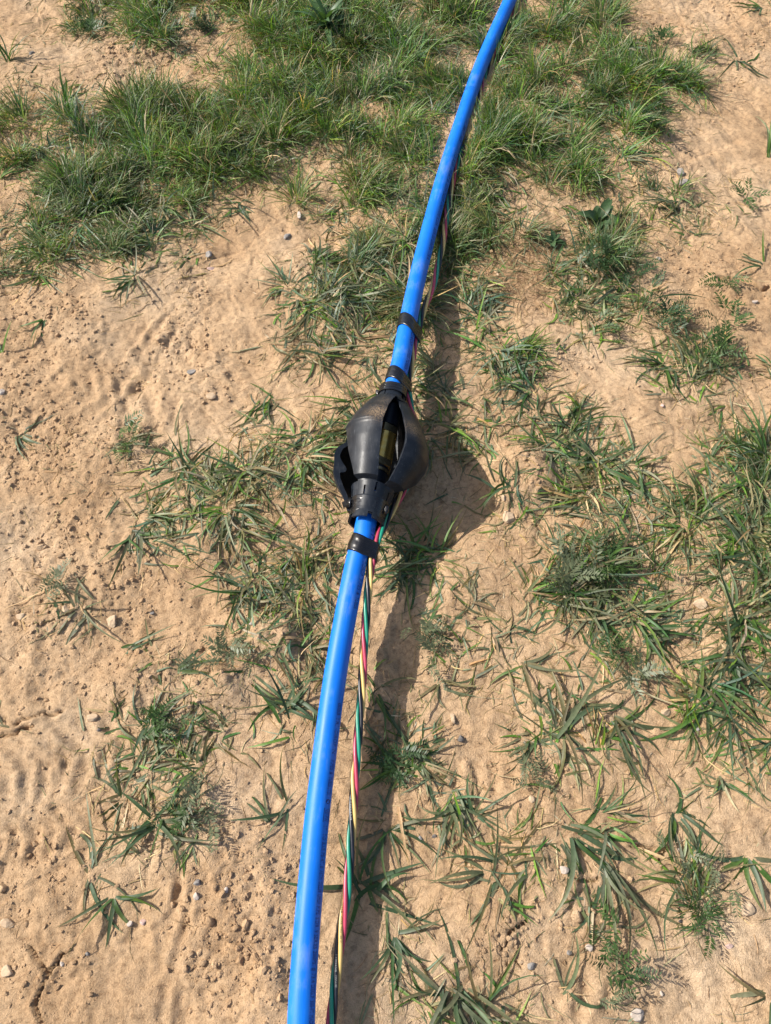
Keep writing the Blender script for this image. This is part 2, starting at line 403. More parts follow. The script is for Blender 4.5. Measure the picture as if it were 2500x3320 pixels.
# printed line on the pipe: words laid round its right flank, tops to the right
def text_geo(body):
    cu = bpy.data.curves.new('t', 'FONT'); cu.body = body; cu.size = 1.0; cu.resolution_u = 2
    o = bpy.data.objects.new('t', cu); COL.objects.link(o)
    dg = bpy.context.evaluated_depsgraph_get(); me = o.evaluated_get(dg).to_mesh()
    v = np.array([tuple(p.co) for p in me.vertices]); f = [tuple(p.vertices) for p in me.polygons]
    o.evaluated_get(dg).to_mesh_clear(); bpy.data.objects.remove(o); bpy.data.curves.remove(cu)
    return v, f
def wrap_text(words, parent, name, mat, phi0, cap, curve_s, curve_at, curve_frame, rad, origin):
    VV, FF, n = [], [], 0
    for body, y0, y1 in words:
        s0, s1 = curve_s(y0), curve_s(y1)
        if body == '*':
            a = np.linspace(0, 2 * math.pi, 18, endpoint=False)
            v = np.stack([.5 + .5 * np.cos(a), .36 + .42 * np.sin(a), 0 * a], 1); f = [tuple(range(18))]
            n0 = len(v)
        elif body == '#':                                            # the box drawn round the mark
            e = .035
            o_ = np.array([(0, -.22), (1, -.22), (1, .95), (0, .95)]); i_ = np.array([(e, -.12), (1 - e, -.12), (1 - e, .85), (e, .85)])
            v = np.vstack([o_, i_]); v = np.hstack([v, np.zeros((8, 1))]); f = [(k, (k + 1) % 4, 4 + (k + 1) % 4, 4 + k) for k in range(4)]
        else:
            v, f = text_geo(body)
            if not len(v): continue
            v = v.copy(); v[:, 0] = (v[:, 0] - v[:, 0].min()) / max(1e-6, v[:, 0].max() - v[:, 0].min())
        for x, yy, _ in v:
            s = s0 + (s1 - s0) * x; T, U, R = curve_frame(s); ph = phi0 - (yy - .35) / .7 * cap / rad * -1
            VV.append(curve_at(s) + (rad + .00018) * (math.cos(ph) * U + math.sin(ph) * R) - origin)
        FF += [tuple(q + n for q in p) for p in f]; n = len(VV)
    return tag(obj(name, mesh_from(name, np.array(VV), FF, mat, smooth=False), parent), kind='stuff')
LINE = [('9', 1737, 1741), ('PIPE', 1717, 1732), ('T-DROP', 1822, 1868), ('PIPES', 1880, 1915), ('&', 1922, 1931), ('TUBES', 1938, 1975), ('00BB', 2281, 2320), ('TRI', 2326, 2355), ('-DROP', 2364, 2420), ("'N'", 2426, 2448), ('PIPES', 2464, 2496), ('&', 2502, 2511), ('TUBES', 2518, 2550), ('LTD.', 2554, 2577),
        ('*', 2590, 2606), ('#', 2619, 2665), ('NSF-PW', 2622, 2662), ('1"', 2677, 2690), ('T-D', 2702, 2723), ('BLUE', 2730, 2756), ('PE-4710', 2763, 2813), ('ASTM', 2820, 2849),
        ('D2239', 2857, 2891), ('UMOP', 2898, 2929), ('PIPE', 2936, 2963), ('SIDR', 2972, 3004), ('9', 3013, 3020), ('SERIES', 3027, 3073), ('200PSI', 3080, 3126), ('@', 3134, 3144),
        ('73.4', 3152, 3182), ('DEG.F', 3189, 3232), ('300-FT', 3240, 3281), ('MADE', 3287, 3322), ('IN', 3330, 3345)]
wrap_text(LINE, sec_near, 'printed_lettering', 'print_ink', math.radians(53), .0066, s_at, at_s, frame_s, PR, np.array(PL))
wrap_text([('T-DROP', 1078, 1130), ('PIPES', 1145, 1170), ('TUBES', 1173, 1206), ('*', 1214, 1224), ('PE-4710', 560, 600), ('ASTM', 605, 630), ('D2239', 634, 662), ('UMOP', 668, 690), ('PIPE', 694, 712), ('SIDR', 718, 742), ('SERIES', 752, 785),
           ('200PSI', 790, 824), ('73.4', 830, 852), ('300-FT', 420, 445), ('MADE', 450, 470), ('T-D', 505, 522), ('BLUE', 528, 548)], sec_far, 'printed_lettering', 'print_ink', math.radians(52), .0070, s_at, at_s, frame_s, PR, np.array(PL))

# ------------------------------------------------------------------ twisted four-wire cable beside the pipe
CAB_PTS = [(1760, -190, .014), (1681, 0, .016), (1650, 60, .016), (1612, 140, .014), (1584, 215, .012), (1566, 270, .012), (1553, 335, .013), (1538, 410, .014), (1500, 490, .014), (1478, 550, .014), (1465, 605, .015),
           (1455, 655, .017), (1444, 730, .018), (1434, 800, .022), (1416, 880, .030), (1402, 935, .036), (1375, 1000, .046), (1357, 1065, .057), (1344, 1120, .062), (1334, 1180, .066), (1323, 1240, .068), (1327, 1290, .066), (1334, 1340, .056),
           (1352, 1400, .040), (1350, 1480, .034), (1325, 1560, .036), (1281, 1636, .058), (1252, 1690, .072), (1229, 1737, .080), (1214, 1780, .080), (1204, 1825, .077), (1195, 1900, .072), (1187, 2000, .065), (1180, 2100, .059), (1172, 2250, .051),
           (1160, 2400, .047), (1149, 2550, .044), (1143, 2660, .042), (1129, 2850, .040), (1110, 3000, .040), (1090, 3160, .040), (1073, 3320, .040), (1055, 3500, .038), (1020, 3900, .03)]
CC, CS = spline([at(*p) for p in CAB_PTS])
CT, CU, CR = frames(CC); CY = photo_y(CC)
cable = thing('pump_cable', tuple(np.array([CC[-1][0], CC[-1][1], 0])), 'twisted green, black, red and yellow four-wire pump cable right of the blue pipe', 'cable')
CL = np.array(cable.location)
WR, WH = .0027, .0038
# a wire shows its left edge at these photo heights (green): from these the lay of the twist
marks_y = [634, 810, 1018, 1917, 2280, 2695, 3164]; marks_n = [-6, -5, -4, 0, 1, 2, 3]
ms = np.interp(marks_y, CY, CS)
pitch = np.polyfit(marks_n, ms, 1)
turns = np.interp(CS, ms, marks_n)
lo = CS < ms[0]; turns[lo] = marks_n[0] + (CS[lo] - ms[0]) / pitch[0]
hi = CS > ms[-1]; turns[hi] = marks_n[-1] + (CS[hi] - ms[-1]) / pitch[0]
for _ in range(60): turns[1:-1] = .25 * turns[:-2] + .5 * turns[1:-1] + .25 * turns[2:]
wires = {}
for k, colr in enumerate(('green', 'red', 'yellow', 'black')):
    psi = -math.pi / 2 + 2 * math.pi * (turns - k * .25)
    L = CC + WH * (np.cos(psi)[:, None] * CU + np.sin(psi)[:, None] * CR)
    V, Fq, uv = tube(L, WR, 14)
    w = obj('wire', mesh_from('wire', V - CL, Fq, 'wire_' + colr, uv=uv), cable); w['label'] = colr + ' insulated wire of the twisted cable'
    wires[colr] = (w, L)
def wire_text(colr, words, mat):
    w, L = wires[colr]; T, U, R = frames(L); ys = photo_y(L)
    ss = np.concatenate([[0], np.cumsum(np.linalg.norm(np.diff(L, axis=0), axis=1))])
    g = lambda A, s: np.array([np.interp(s, ss, A[:, k]) for k in range(3)])
    wrap_text(words, w, 'printed_lettering', mat, math.radians(8), .0022, lambda y: float(np.interp(y, ys, ss)), lambda s: g(L, s), lambda s: (g(T, s), g(U, s), g(R, s)), WR, CL)
wire_text('yellow', [('1100458', 2915, 2960), ('CUIA', 2972, 2998), ('TWU', 3004, 3024), ('-40 C', 3030, 3056)], 'wire_black')
wire_text('black', [('1100458', 3095, 3150), ('TWU-40', 3160, 3200), ('1100458', 2590, 2660)], 'pale_ink')

# ------------------------------------------------------------------ torque arrestor: rubber arms bowed out round the joint
A0, A1 = at_s(s_at(1262)), at_s(s_at(1700))
AX = A1 - A0; AL = np.linalg.norm(AX); AT = AX / AL
AU = np.array([0, 0, 1.0]); AU = AU - AT * (AT @ AU); AU /= np.linalg.norm(AU); AR = np.cross(AU, AT); AR *= np.sign(AR[0])
def apt(t, r, phi): return A0 + AX * t + r * (math.cos(phi) * AU + math.sin(phi) * AR)
arr = thing('torque_arrestor', tuple(A0 * [1, 1, 0] + np.array([0, AX[1] * .5, 0])), 'bulging black rubber torque arrestor clamped round the blue pipe', 'torque arrestor')
ALoc = np.array(arr.location)
def interp(tab):
    xs, ys = zip(*tab); return lambda t: float(np.interp(t, xs, ys))
def shell(name, t0, t1, nt_, nphi, pl, pr_, rad, thick, skip=None, dust=None, parent=arr, mat='black_rubber', label=None, ring=False, fine=0):
    ts = np.linspace(t0, t1, nt_)
    O, Inn, D = [], [], []
    for t in ts:
        a0, a1 = math.radians(pl(t)), math.radians(pr_(t))
        for q in range(nphi):
            ph = a0 + (a1 - a0) * q / (nphi - 1) if not ring else 2 * math.pi * q / nphi
            r = rad(t, ph)
            O.append(apt(t, r, ph)); Inn.append(apt(t, max(.004, r - thick), ph)); D.append(dust(t, ph) if dust else 0)
    n = len(O); idx = lambda i, j: i * nphi + (j % nphi if ring else j)
    Fc = []; cols = nphi if ring else nphi - 1
    keep = lambda i, j: 0 <= i < nt_ - 1 and (ring or 0 <= j < nphi - 1) and not (skip and skip((ts[i] + ts[i + 1]) / 2, (j % nphi) + .5))
    for i in range(nt_ - 1):
        for j in range(cols):
            if not keep(i, j): continue
            a, b_, c, d = idx(i, j), idx(i, j + 1), idx(i + 1, j + 1), idx(i + 1, j)
            Fc.append((a, b_, c, d)); Fc.append((n + d, n + c, n + b_, n + a))
            if not keep(i - 1, j): Fc.append((n + a, n + b_, b_, a))
            if not keep(i + 1, j): Fc.append((d, c, n + c, n + d))
            if not keep(i, j - 1): Fc.append((a, d, n + d, n + a))
            if not keep(i, j + 1): Fc.append((c, b_, n + b_, n + c))
    V = np.array(O + Inn) - ALoc
    tint = np.repeat(np.array(D + [0] * n)[:, None], 3, 1)
    me = mesh_from(name, V, Fc, mat, smooth=True, tint=tint)
    o = obj(name, me, parent)
    if label: o['label'] = label
    # crisp moulded edges
    em = o.modifiers.new('edge', 'EDGE_SPLIT'); em.split_angle = math.radians(30)
    return o
prof = interp([(0, .021), (.10, .0235), (.125, .031), (.15, .0365), (.20, .0435), (.262, .0510), (.27, .0530), (.30, .0560), (.36, .0615), (.385, .0635), (.398, .0640), (.408, .0622), (.42, .0612), (.50, .0585), (.62, .0525), (.74, .0445), (.752, .0435), (.762, .034), (.80, .0315), (.86, .029), (.93, .027), (1.0, .0262)])
profB = interp([(0, .021), (.10, .0235), (.125, .029), (.17, .038), (.22, .047), (.30, .0600), (.42, .0740), (.46, .0775), (.50, .0790), (.56, .0770), (.66, .0660), (.75, .0520), (.765, .0500), (.775, .038), (.80, .033), (.86, .029)])
nz = lambda t, ph, k=.0008, sd=1: k * float(fbm(np.array([t * 3 + sd]), np.array([ph + sd]), .5, 2, 70 + sd)[0]) * 2
def dustA(t, ph):
    d = math.exp(-((t - .345) / .055) ** 2) * math.exp(-((ph - math.radians(-8)) / .33) ** 2) * 1.0 + .30 * math.exp(-((t - .22) / .045) ** 2) * math.exp(-((ph + .1) / .3) ** 2)
    return min(1, d)
def dustB(t, ph):
    d = .7 * math.exp(-((t - .40) / .05) ** 2) * math.exp(-((ph - math.radians(48)) / .28) ** 2) + 0 + .30 * math.exp(-((t - .52) / .05) ** 2) * math.exp(-((ph - math.radians(85)) / .25) ** 2)
    return min(1, d)
armA = shell('arm', .11, .80, 110, 26, interp([(.10, -68), (.25, -76), (.42, -75), (.60, -56), (.74, -42), (.80, -40)]), interp([(.10, 22), (.13, 17), (.18, 9), (.25, 3), (.40, 0), (.55, 2), (.66, 6), (.76, 11), (.79, 16), (.80, 20)]),
             lambda t, ph: prof(t) * (1 + .03 * math.cos((ph + .6) * 2)) + nz(t, ph), .0042, dust=dustA, label='upper left arm of the arrestor with a sandy scuff')
armB = shell('arm', .11, .80, 70, 24, interp([(.10, 22), (.13, 23), (.18, 27), (.25, 31), (.40, 34), (.55, 36), (.66, 37), (.76, 35), (.79, 31), (.80, 26)]), interp([(.10, 112), (.40, 122), (.62, 112), (.76, 78), (.80, 70)]),
             lambda t, ph: profB(t) * (1 - .10 * math.exp(-((ph - .5) / .35) ** 2)) + nz(t, ph, sd=4), .0042, dust=dustB, label='right-hand arm of the arrestor bowed out and dusty')
profC = interp([(.12, .026), (.25, .044), (.40, .053), (.475, .0575), (.53, .0690), (.58, .0715), (.63, .0690), (.67, .0675), (.70, .0670), (.74, .0630), (.78, .0560), (.82, .0480), (.88, .0385), (.95, .0300)])
armC = shell('arm', .12, .93, 60, 18, interp([(.1, -170), (.9, -160)]), interp([(.10, -100), (.40, -84), (.62, -80), (.76, -80), (.86, -86), (.93, -92)]),
             lambda t, ph: profC(t) + nz(t, ph, sd=7), .0042, label='lower left arm behind the first')
armD = shell('arm', .12, .84, 50, 18, interp([(.1, 130), (.5, 126), (.84, 118)]), interp([(.1, 185), (.9, 182)]), lambda t, ph: prof(t) * 1.05 * (1 + .12 * math.exp(-((t - .66) / .14) ** 2)), .0042, label='shaded arm under the pipe')
# flat wavy flange along the edge of the lower left arm
inn = interp([(.44, .008), (.50, .009), (.56, .0090), (.60, .0095), (.625, .0125), (.65, .0180), (.668, .0205), (.685, .0200), (.695, .0165), (.702, .0105), (.74, .0095), (.80, .0085), (.86, .0085), (.90, .0095), (.93, .004)])
V = []; Fc = []; ts = np.linspace(.44, .93, 80)
pe = interp([(.10, -100), (.40, -84), (.62, -80), (.76, -80), (.86, -86), (.93, -92)])
for t in ts:
    ph = math.radians(pe(t)); ro = profC(t) + .0006
    ri = max(.012, ro - inn(t))
    for dphi, r in ((.035, ro), (.035, ri), (-.03, ri), (-.03, ro)): V.append(apt(t, r, ph + dphi))
for i in range(len(ts) - 1):
    for q in range(4):
        Fc.append((4 * i + q, 4 * i + (q + 1) % 4, 4 * (i + 1) + (q + 1) % 4, 4 * (i + 1) + q))
Fc += [(0, 1, 2, 3), tuple(4 * (len(ts) - 1) + q for q in (3, 2, 1, 0))]
fl = obj('flange', mesh_from('flange', np.array(V) - ALoc, Fc, 'black_rubber', smooth=False, tint=np.zeros((len(V), 3))), arr)
fl['label'] = 'wavy cut-out flange on the left edge of the arrestor'
# end collars with narrow slits
def col_skip_near(t, j):
    for jc, t0, t1, hw in ((2.5, .775, .835, 1.0), (11.5, .80, .875, 1.0), (68.5, .80, .86, 1.0), (58.5, .80, .87, 1.0), (30.5, .80, .87, 1.0), (46.5, .80, .87, 1.0), (2.5, .965, 1.0, 1.6), (60.5, .97, 1.0, 1.4), (22.5, .965, 1, 1.2)):
        if abs(j - jc) < hw and t0 < t < t1: return True
    return False
full = (lambda t: 0, lambda t: 360)
shell('collar', .772, 1.0, 46, 72, *full, lambda t, ph: prof(t) * (1 + .05 * max(0, math.cos(ph * 2))) * (1.03 if t < .86 else 1) + (.0022 * (t - .95) / .05 if t > .95 else 0), .0035, skip=col_skip_near, ring=True, label='slit collar at the near end of the arrestor')
def col_skip_far(t, j):
    for jc, t0, t1, hw in ((66.5, .055, .105, 1.0), (10.5, .06, .115, 1.6), (30.5, .06, .11, 1.0), (50.5, .06, .11, 1.0)):
        if abs(j - jc) < hw and t0 < t < t1: return True
    return False
shell('collar', 0, .16, 30, 72, *full, lambda t, ph: float(np.interp(t, [0, .05, .10, .13, .16], [.0205, .0215, .0245, .0285, .035])), .0035, skip=lambda t, j: col_skip_far(t, j) or (t > .125 and 2.5 < j < 5.5), ring=True, label='slit collar at the far end of the arrestor')
# clamp screw housings poking out under the tape
def lump(name, c, size, parent, mat, seed, loc, rot=0.0):
    V, Fq = lump_geo(seed, 2); V = V * np.array(size); cr, sr = math.cos(rot), math.sin(rot)
    V = np.stack([V[:, 0] * cr - V[:, 1] * sr, V[:, 0] * sr + V[:, 1] * cr, V[:, 2]], 1)
    return obj(name, mesh_from(name, V + np.array(c) - loc, Fq, mat, tint=np.zeros((len(V), 3))), parent)
def ico(sub):
    p = (1 + 5 ** .5) / 2
    v = [(-1, p, 0), (1, p, 0), (-1, -p, 0), (1, -p, 0), (0, -1, p), (0, 1, p), (0, -1, -p), (0, 1, -p), (p, 0, -1), (p, 0, 1), (-p, 0, -1), (-p, 0, 1)]
    v = [np.array(q) / np.linalg.norm(q) for q in v]
    f = [(0, 11, 5), (0, 5, 1), (0, 1, 7), (0, 7, 10), (0, 10, 11), (1, 5, 9), (5, 11, 4), (11, 10, 2), (10, 7, 6), (7, 1, 8), (3, 9, 4), (3, 4, 2), (3, 2, 6), (3, 6, 8), (3, 8, 9), (4, 9, 5), (2, 4, 11), (6, 2, 10), (8, 6, 7), (9, 8, 1)]
    for _ in range(sub):
        mid = {}; nf = []
        def mp_(a, b):
            k = (min(a, b), max(a, b))
            if k not in mid: q = v[a] + v[b]; v.append(q / np.linalg.norm(q)); mid[k] = len(v) - 1
            return mid[k]
        for a, b, c in f:
            x, y, z = mp_(a, b), mp_(b, c), mp_(c, a); nf += [(a, x, z), (b, y, x), (c, z, y), (x, y, z)]
        f = nf
    return np.array(v), np.array(f)
ICO = {s: ico(s) for s in (0, 1, 2, 3)}
def lump_geo(seed, sub):
    V, Fq = ICO[sub]; r_ = np.random.default_rng(seed)
    out = V.copy(); rad = np.ones(len(V))
    for _ in range(9):                                              # flat broken faces
        d = r_.normal(size=3); d /= np.linalg.norm(d); h = r_.uniform(.45, .88)
        k = out @ d; over = k > h; out[over] -= ((k[over] - h) * .9)[:, None] * d
    if sub >= 2:
        out += V * (.05 * np.stack([vnoise(V[:, 0] * 3.1 + seed, V[:, 1] * 3.1 + V[:, 2] * 2.7, seed)] * 3, 1) * 2)
    return out, Fq
lump('clamp_screw', apt(.055, .0265, math.radians(-84)), (.0042, .0065, .0042), arr, 'black_tape', 4, ALoc)
lump('clamp_screw', apt(.905, .031, math.radians(66)), (.0045, .0085, .0045), arr, 'black_tape', 9, ALoc)

# tape wound over both collars, and its loose tail
def wound(name, t0, t1, base, turns_, label, seed, wob=.0007):
    return tag(shell(name, t0, t1, 34, 72, *full, lambda t, ph: base(t) + .0006 * (((t - t0) / (t1 - t0) * turns_ + ph / (2 * math.pi)) % 1) + nz(t, math.cos(ph), wob, seed), .0012, parent=None, mat='black_tape', ring=True), label, 'tape')
tp1 = wound('tape_wrap', .86, .975, lambda t: prof(t) + .0012, 5, 'crinkled black tape wound round the near collar of the arrestor', 3, .0012)
tp2 = wound('tape_wrap', .005, .07, lambda t: .0228 + .02 * t, 3, 'crinkled black tape wound round the far collar of the arrestor', 5, .0010)
for o_ in (tp1, tp2): o_.location = ALoc
V = []; Fc = []
for i in range(13):
    u = i / 12
    c0 = apt(.865 + .012 * u, .031 + .012 * u + .002 * math.sin(u * 9), math.radians(-62 - 34 * u)); c1 = apt(.93 - .02 * u, .0295 + .011 * u + .0015 * math.sin(u * 11 + 1), math.radians(-62 - 36 * u))
    cm = (c0 + c1) / 2 + np.array([0, 0, .003 * math.sin(u * 7)])
    V += [c0, cm, c1]
    if i: Fc += [(3 * i - 3, 3 * i - 2, 3 * i + 1, 3 * i), (3 * i - 2, 3 * i - 1, 3 * i + 2, 3 * i + 1)]
tl = obj('loose_end', mesh_from('loose_end', np.array(V) - ALoc, Fc, 'black_tape'), tp1)
sm = tl.modifiers.new('th', 'SOLIDIFY'); sm.thickness = .0005

# tape bands that strap the cable to the pipe
def strap(y0, y1, label, tilt=0.0, ridges=3):
    s0, s1 = s_at(y0), s_at(y1); n = 14; V = []; m_ = 56
    ang = np.linspace(0, 2 * math.pi, m_, endpoint=False)
    for i in range(n):
        s = s0 + (s1 - s0) * i / (n - 1); T, U, R = frame_s(s); c = at_s(s)
        k = np.argmin(np.abs(CC @ T - c @ T) + 3 * np.linalg.norm(CC - c, axis=1) * 0); d = CC - c
        j = np.argmin(np.linalg.norm(d, axis=1)); w = d[j]; w = w - T * (w @ T)
        wu, wr = w @ U, w @ R
        edge = .0004 * ((i * ridges / n) % 1) + (0 if 0 < i < n - 1 else -.0006)
        rp, rc = PR + .0009 + edge, WH + WR + .0006 + edge
        for a in ang:                                                # support function of the two circles' hull
            h1 = rp; h2 = wu * math.cos(a) + wr * math.sin(a) + rc
            ca, sa = math.cos(a), math.sin(a)
            if h1 >= h2: pu, pr2 = rp * ca, rp * sa
            else: pu, pr2 = wu + rc * ca, wr + rc * sa
            sh_ = tilt * math.sin(a) * (s1 - s0)
            cr_ = .0007 * float(fbm(np.array([a * 1.5 + y0]), np.array([i * .35 + y0]), 1.0, 2, 88)[0])
            V.append(c + (pu + cr_ * ca) * U + (pr2 + cr_ * sa) * R + T * (sh_ + .0012 * math.sin(a * 2 + y0)))
    V = np.array(V); idx = np.arange(n * m_).reshape(n, m_); j = np.roll(idx, -1, 1)
    Fq = np.stack([idx[:-1].ravel(), j[:-1].ravel(), j[1:].ravel(), idx[1:].ravel()], 1)
    base = at_s((s0 + s1) / 2)
    o = obj('tape_strap', mesh_from('tape_strap', V - base, Fq, 'black_tape'), None, tuple(base))
    sm = o.modifiers.new('th', 'SOLIDIFY'); sm.thickness = .0011; sm.offset = -1
    return tag(o, label, 'tape')
strap(1042, 1080, 'black tape band round pipe and cable, farthest from the viewer', .3)
strap(1212, 1248, 'black tape band just beyond the arrestor, middle of the three', .22)
strap(1750, 1802, 'glossy black tape band round pipe and cable on the near side of the arrestor', .22)

# brass coupling seen through the slot
cp = thing('pipe_coupling', tuple(ALoc), 'brass and steel pipe coupling seen through the slot in the arrestor', 'coupling')
def lathe(name, tab, mat, seg=40, parent=cp, hexed=False, smooth=True):
    V = []
    for t, r in tab:
        for q in range(seg):
            a = 2 * math.pi * q / seg; rr = r
            if hexed: rr = r * (math.cos(math.pi / 6) / math.cos((a % (math.pi / 3)) - math.pi / 6))
            V.append(apt(t, rr, a))
    n = len(tab); idx = np.arange(n * seg).reshape(n, seg); j = np.roll(idx, -1, 1)
    Fq = [tuple(q) for q in np.stack([idx[:-1].ravel(), j[:-1].ravel(), j[1:].ravel(), idx[1:].ravel()], 1)] + [tuple(idx[0][::-1]), tuple(idx[-1])]
    o = obj(name, mesh_from(name, np.array(V) - ALoc, Fq, mat, smooth=smooth), parent)
    em = o.modifiers.new('edge', 'EDGE_SPLIT'); em.split_angle = math.radians(30)
    return o
lathe('sleeve', [(.37, .0205), (.375, .0214), (.56, .0214), (.565, .0205)], 'old_brass')
lathe('hex_nut', [(.315, .0215), (.32, .0235), (.372, .0235), (.374, .0215)], 'tarnished_brass', 48, hexed=True)
lathe('hex_nut', [(.562, .0215), (.565, .0235), (.61, .0235), (.615, .0215)], 'tarnished_brass', 48, hexed=True)
lathe('hose_clamp', [(.635, .0205), (.636, .0214), (.655, .0214), (.656, .0205)], 'tarnished_brass')
lathe('hose_end', [(.15, .0185), (.30, .0205), (.31, .0195)], 'black_rubber'); lathe('hose_end', [(.617, .0195), (.63, .0205), (.75, .0200), (.76, .0172)], 'black_rubber')

# ------------------------------------------------------------------ blades
def blades(P, az, L, Wd, e0, bend, turn, roll, nseg, c0, c1, fold=True, lift=.0018):
    n = len(az); pos = np.zeros((n, nseg + 1, 3)); pos[:, 0] = P
    ds = L / nseg; A = np.zeros((n, nseg + 1))
    for k in range(nseg + 1):
        u = k / nseg; A[:, k] = az + turn * u
        if k:
            e = e0 - bend * ((k - .5) / nseg)
            pos[:, k, 0] = pos[:, k - 1, 0] + ds * np.cos(e) * np.cos(A[:, k]); pos[:, k, 1] = pos[:, k - 1, 1] + ds * np.cos(e) * np.sin(A[:, k])
            pos[:, k, 2] = pos[:, k - 1, 2] + ds * np.sin(e)
            g = ground_fast(pos[:, k, 0], pos[:, k, 1]) + lift * (.6 + .4 * u)
            pos[:, k, 2] = np.maximum(pos[:, k, 2], g)
    u = np.linspace(0, 1, nseg + 1)
    w = (np.minimum(1, .55 + 2.2 * u) * (1 - u ** 2.4) ** .9 + .02)[None] * Wd[:, None] * .5
    rr = roll[:, None] * (.3 + .9 * u[None])
    sx = -np.sin(A) * np.cos(rr); sy = np.cos(A) * np.cos(rr); sz = np.sin(rr)
    side = np.stack([sx, sy, sz], 2) * w[..., None]
    rows = 3 if fold else 2
    if fold:
        mid = pos.copy(); mid[..., 2] -= w * .28
        V = np.stack([pos - side, mid, pos + side], 2)
    else: V = np.stack([pos - side, pos + side], 2)
    V = V.reshape(-1, 3)
    b = (np.arange(n) * (nseg + 1) * rows)[:, None]; q = []
    for k in range(nseg):
        for r in range(rows - 1):
            a = k * rows + r; q.append((a, a + 1, a + rows + 1, a + rows))
    Fq = (b[:, :, None] + np.array(q)[None]).reshape(-1, 4)
    uu = np.repeat(u, rows)[None, :, None]
    tint = (c0[:, None] * (1 - uu ** 1.5) + c1[:, None] * uu ** 1.5).reshape(-1, 3)
    return V, Fq, tint
_hx = np.arange(-2, 2.001, .006); _hy = np.arange(-.8, 3.201, .006)
_HX, _HY = np.meshgrid(_hx, _hy); _HG = ground_z(_HX.ravel(), _HY.ravel()).reshape(_HX.shape)
def ground_fast(x, y):
    gx_ = np.clip((x + 2) / .006, 0, len(_hx) - 1.01); gy_ = np.clip((y + .8) / .006, 0, len(_hy) - 1.01)
    ix = gx_.astype(int); iy = gy_.astype(int); fx = gx_ - ix; fy = gy_ - iy
    return (_HG[iy, ix] * (1 - fx) + _HG[iy, ix + 1] * fx) * (1 - fy) + (_HG[iy + 1, ix] * (1 - fx) + _HG[iy + 1, ix + 1] * fx) * fy
PAL = {'green': [(.066, .138, .026), (.052, .116, .027), (.086, .160, .030), (.058, .126, .042)], 'blue': [(.066, .115, .055), (.082, .130, .070), (.056, .098, .046)],
       'dusty': [(.150, .170, .092), (.185, .190, .110), (.115, .140, .074), (.135, .158, .092)], 'bright': [(.112, .212, .024), (.130, .222, .034), (.092, .190, .026)],
       'straw': [(.36, .27, .15), (.30, .225, .125), (.42, .33, .20), (.24, .18, .105)], 'olive': [(.15, .135, .065), (.19, .165, .085), (.13, .12, .06)]}
def palette(names, probs, n):
    pick = rng.choice(len(names), n, p=np.array(probs) / sum(probs)); c = np.zeros((n, 3))
    for i, nm in enumerate(names):
        a = np.array(PAL[nm]); k = pick == i; c[k] = a[rng.integers(0, len(a), k.sum())]
    return c * rng.uniform(.8, 1.22, (n, 1)) * rng.uniform(.94, 1.06, (n, 3))
def tips(c, yellow=.35):
    k = rng.random(len(c)) < yellow; t = c * rng.uniform(.95, 1.25, (len(c), 1))
    t[k] = t[k] * .45 + np.array([.26, .21, .10]) * .55
    return t

# keep blades off the pipe, the cable and the arrestor
_obs = np.vstack([np.hstack([PC[::3], np.full((len(PC[::3]), 1), .020)]), np.hstack([CC[::3], np.full((len(CC[::3]), 1), .009)])])
def clear_of_pipe(V, rows):
    """share of blades (rows of vertices) that do not pierce the pipe or cable"""
    X = V.reshape(len(V) // rows, rows, 3); bad = np.zeros(len(X), bool)
    near = np.where((np.abs(np.interp(X[:, 0, 1], PC[::-1, 1], PC[::-1, 0]) - X[:, 0, 0]) < .22))[0]
    for ch in np.array_split(near, max(1, len(near) // 400)):
        if not len(ch): continue
        d2 = ((X[ch][:, ::2, None, :] - _obs[None, None, :, :3]) ** 2).sum(-1)
        hit = (d2 < (_obs[None, None, :, 3] ** 2)).any((1, 2))
        Q = X[ch]; tt = (Q - A0) @ AT; rr = np.linalg.norm(Q - A0 - tt[..., None] * AT, axis=-1)
        hit |= ((tt > -.01) & (tt < AL + .01) & (rr < np.interp(tt / AL, [0, .12, .3, .6, .75, 1], [.03, .04, .072, .074, .052, .034]))).any(1)
        d2h = ((X[ch][:, ::2, None, :2] - PC[None, None, ::4, :2]) ** 2).sum(-1); jj = d2h.argmin(-1)
        hit |= ((d2h.min(-1) < .020 ** 2) & (X[ch][:, ::2, 2] > PC[::4, 2][jj])).any(1)
        bad[ch] = hit
    return ~bad
def scatter(n, x0, x1, y0, y1): return rng.uniform(x0, x1, n), rng.uniform(y0, y1, n)
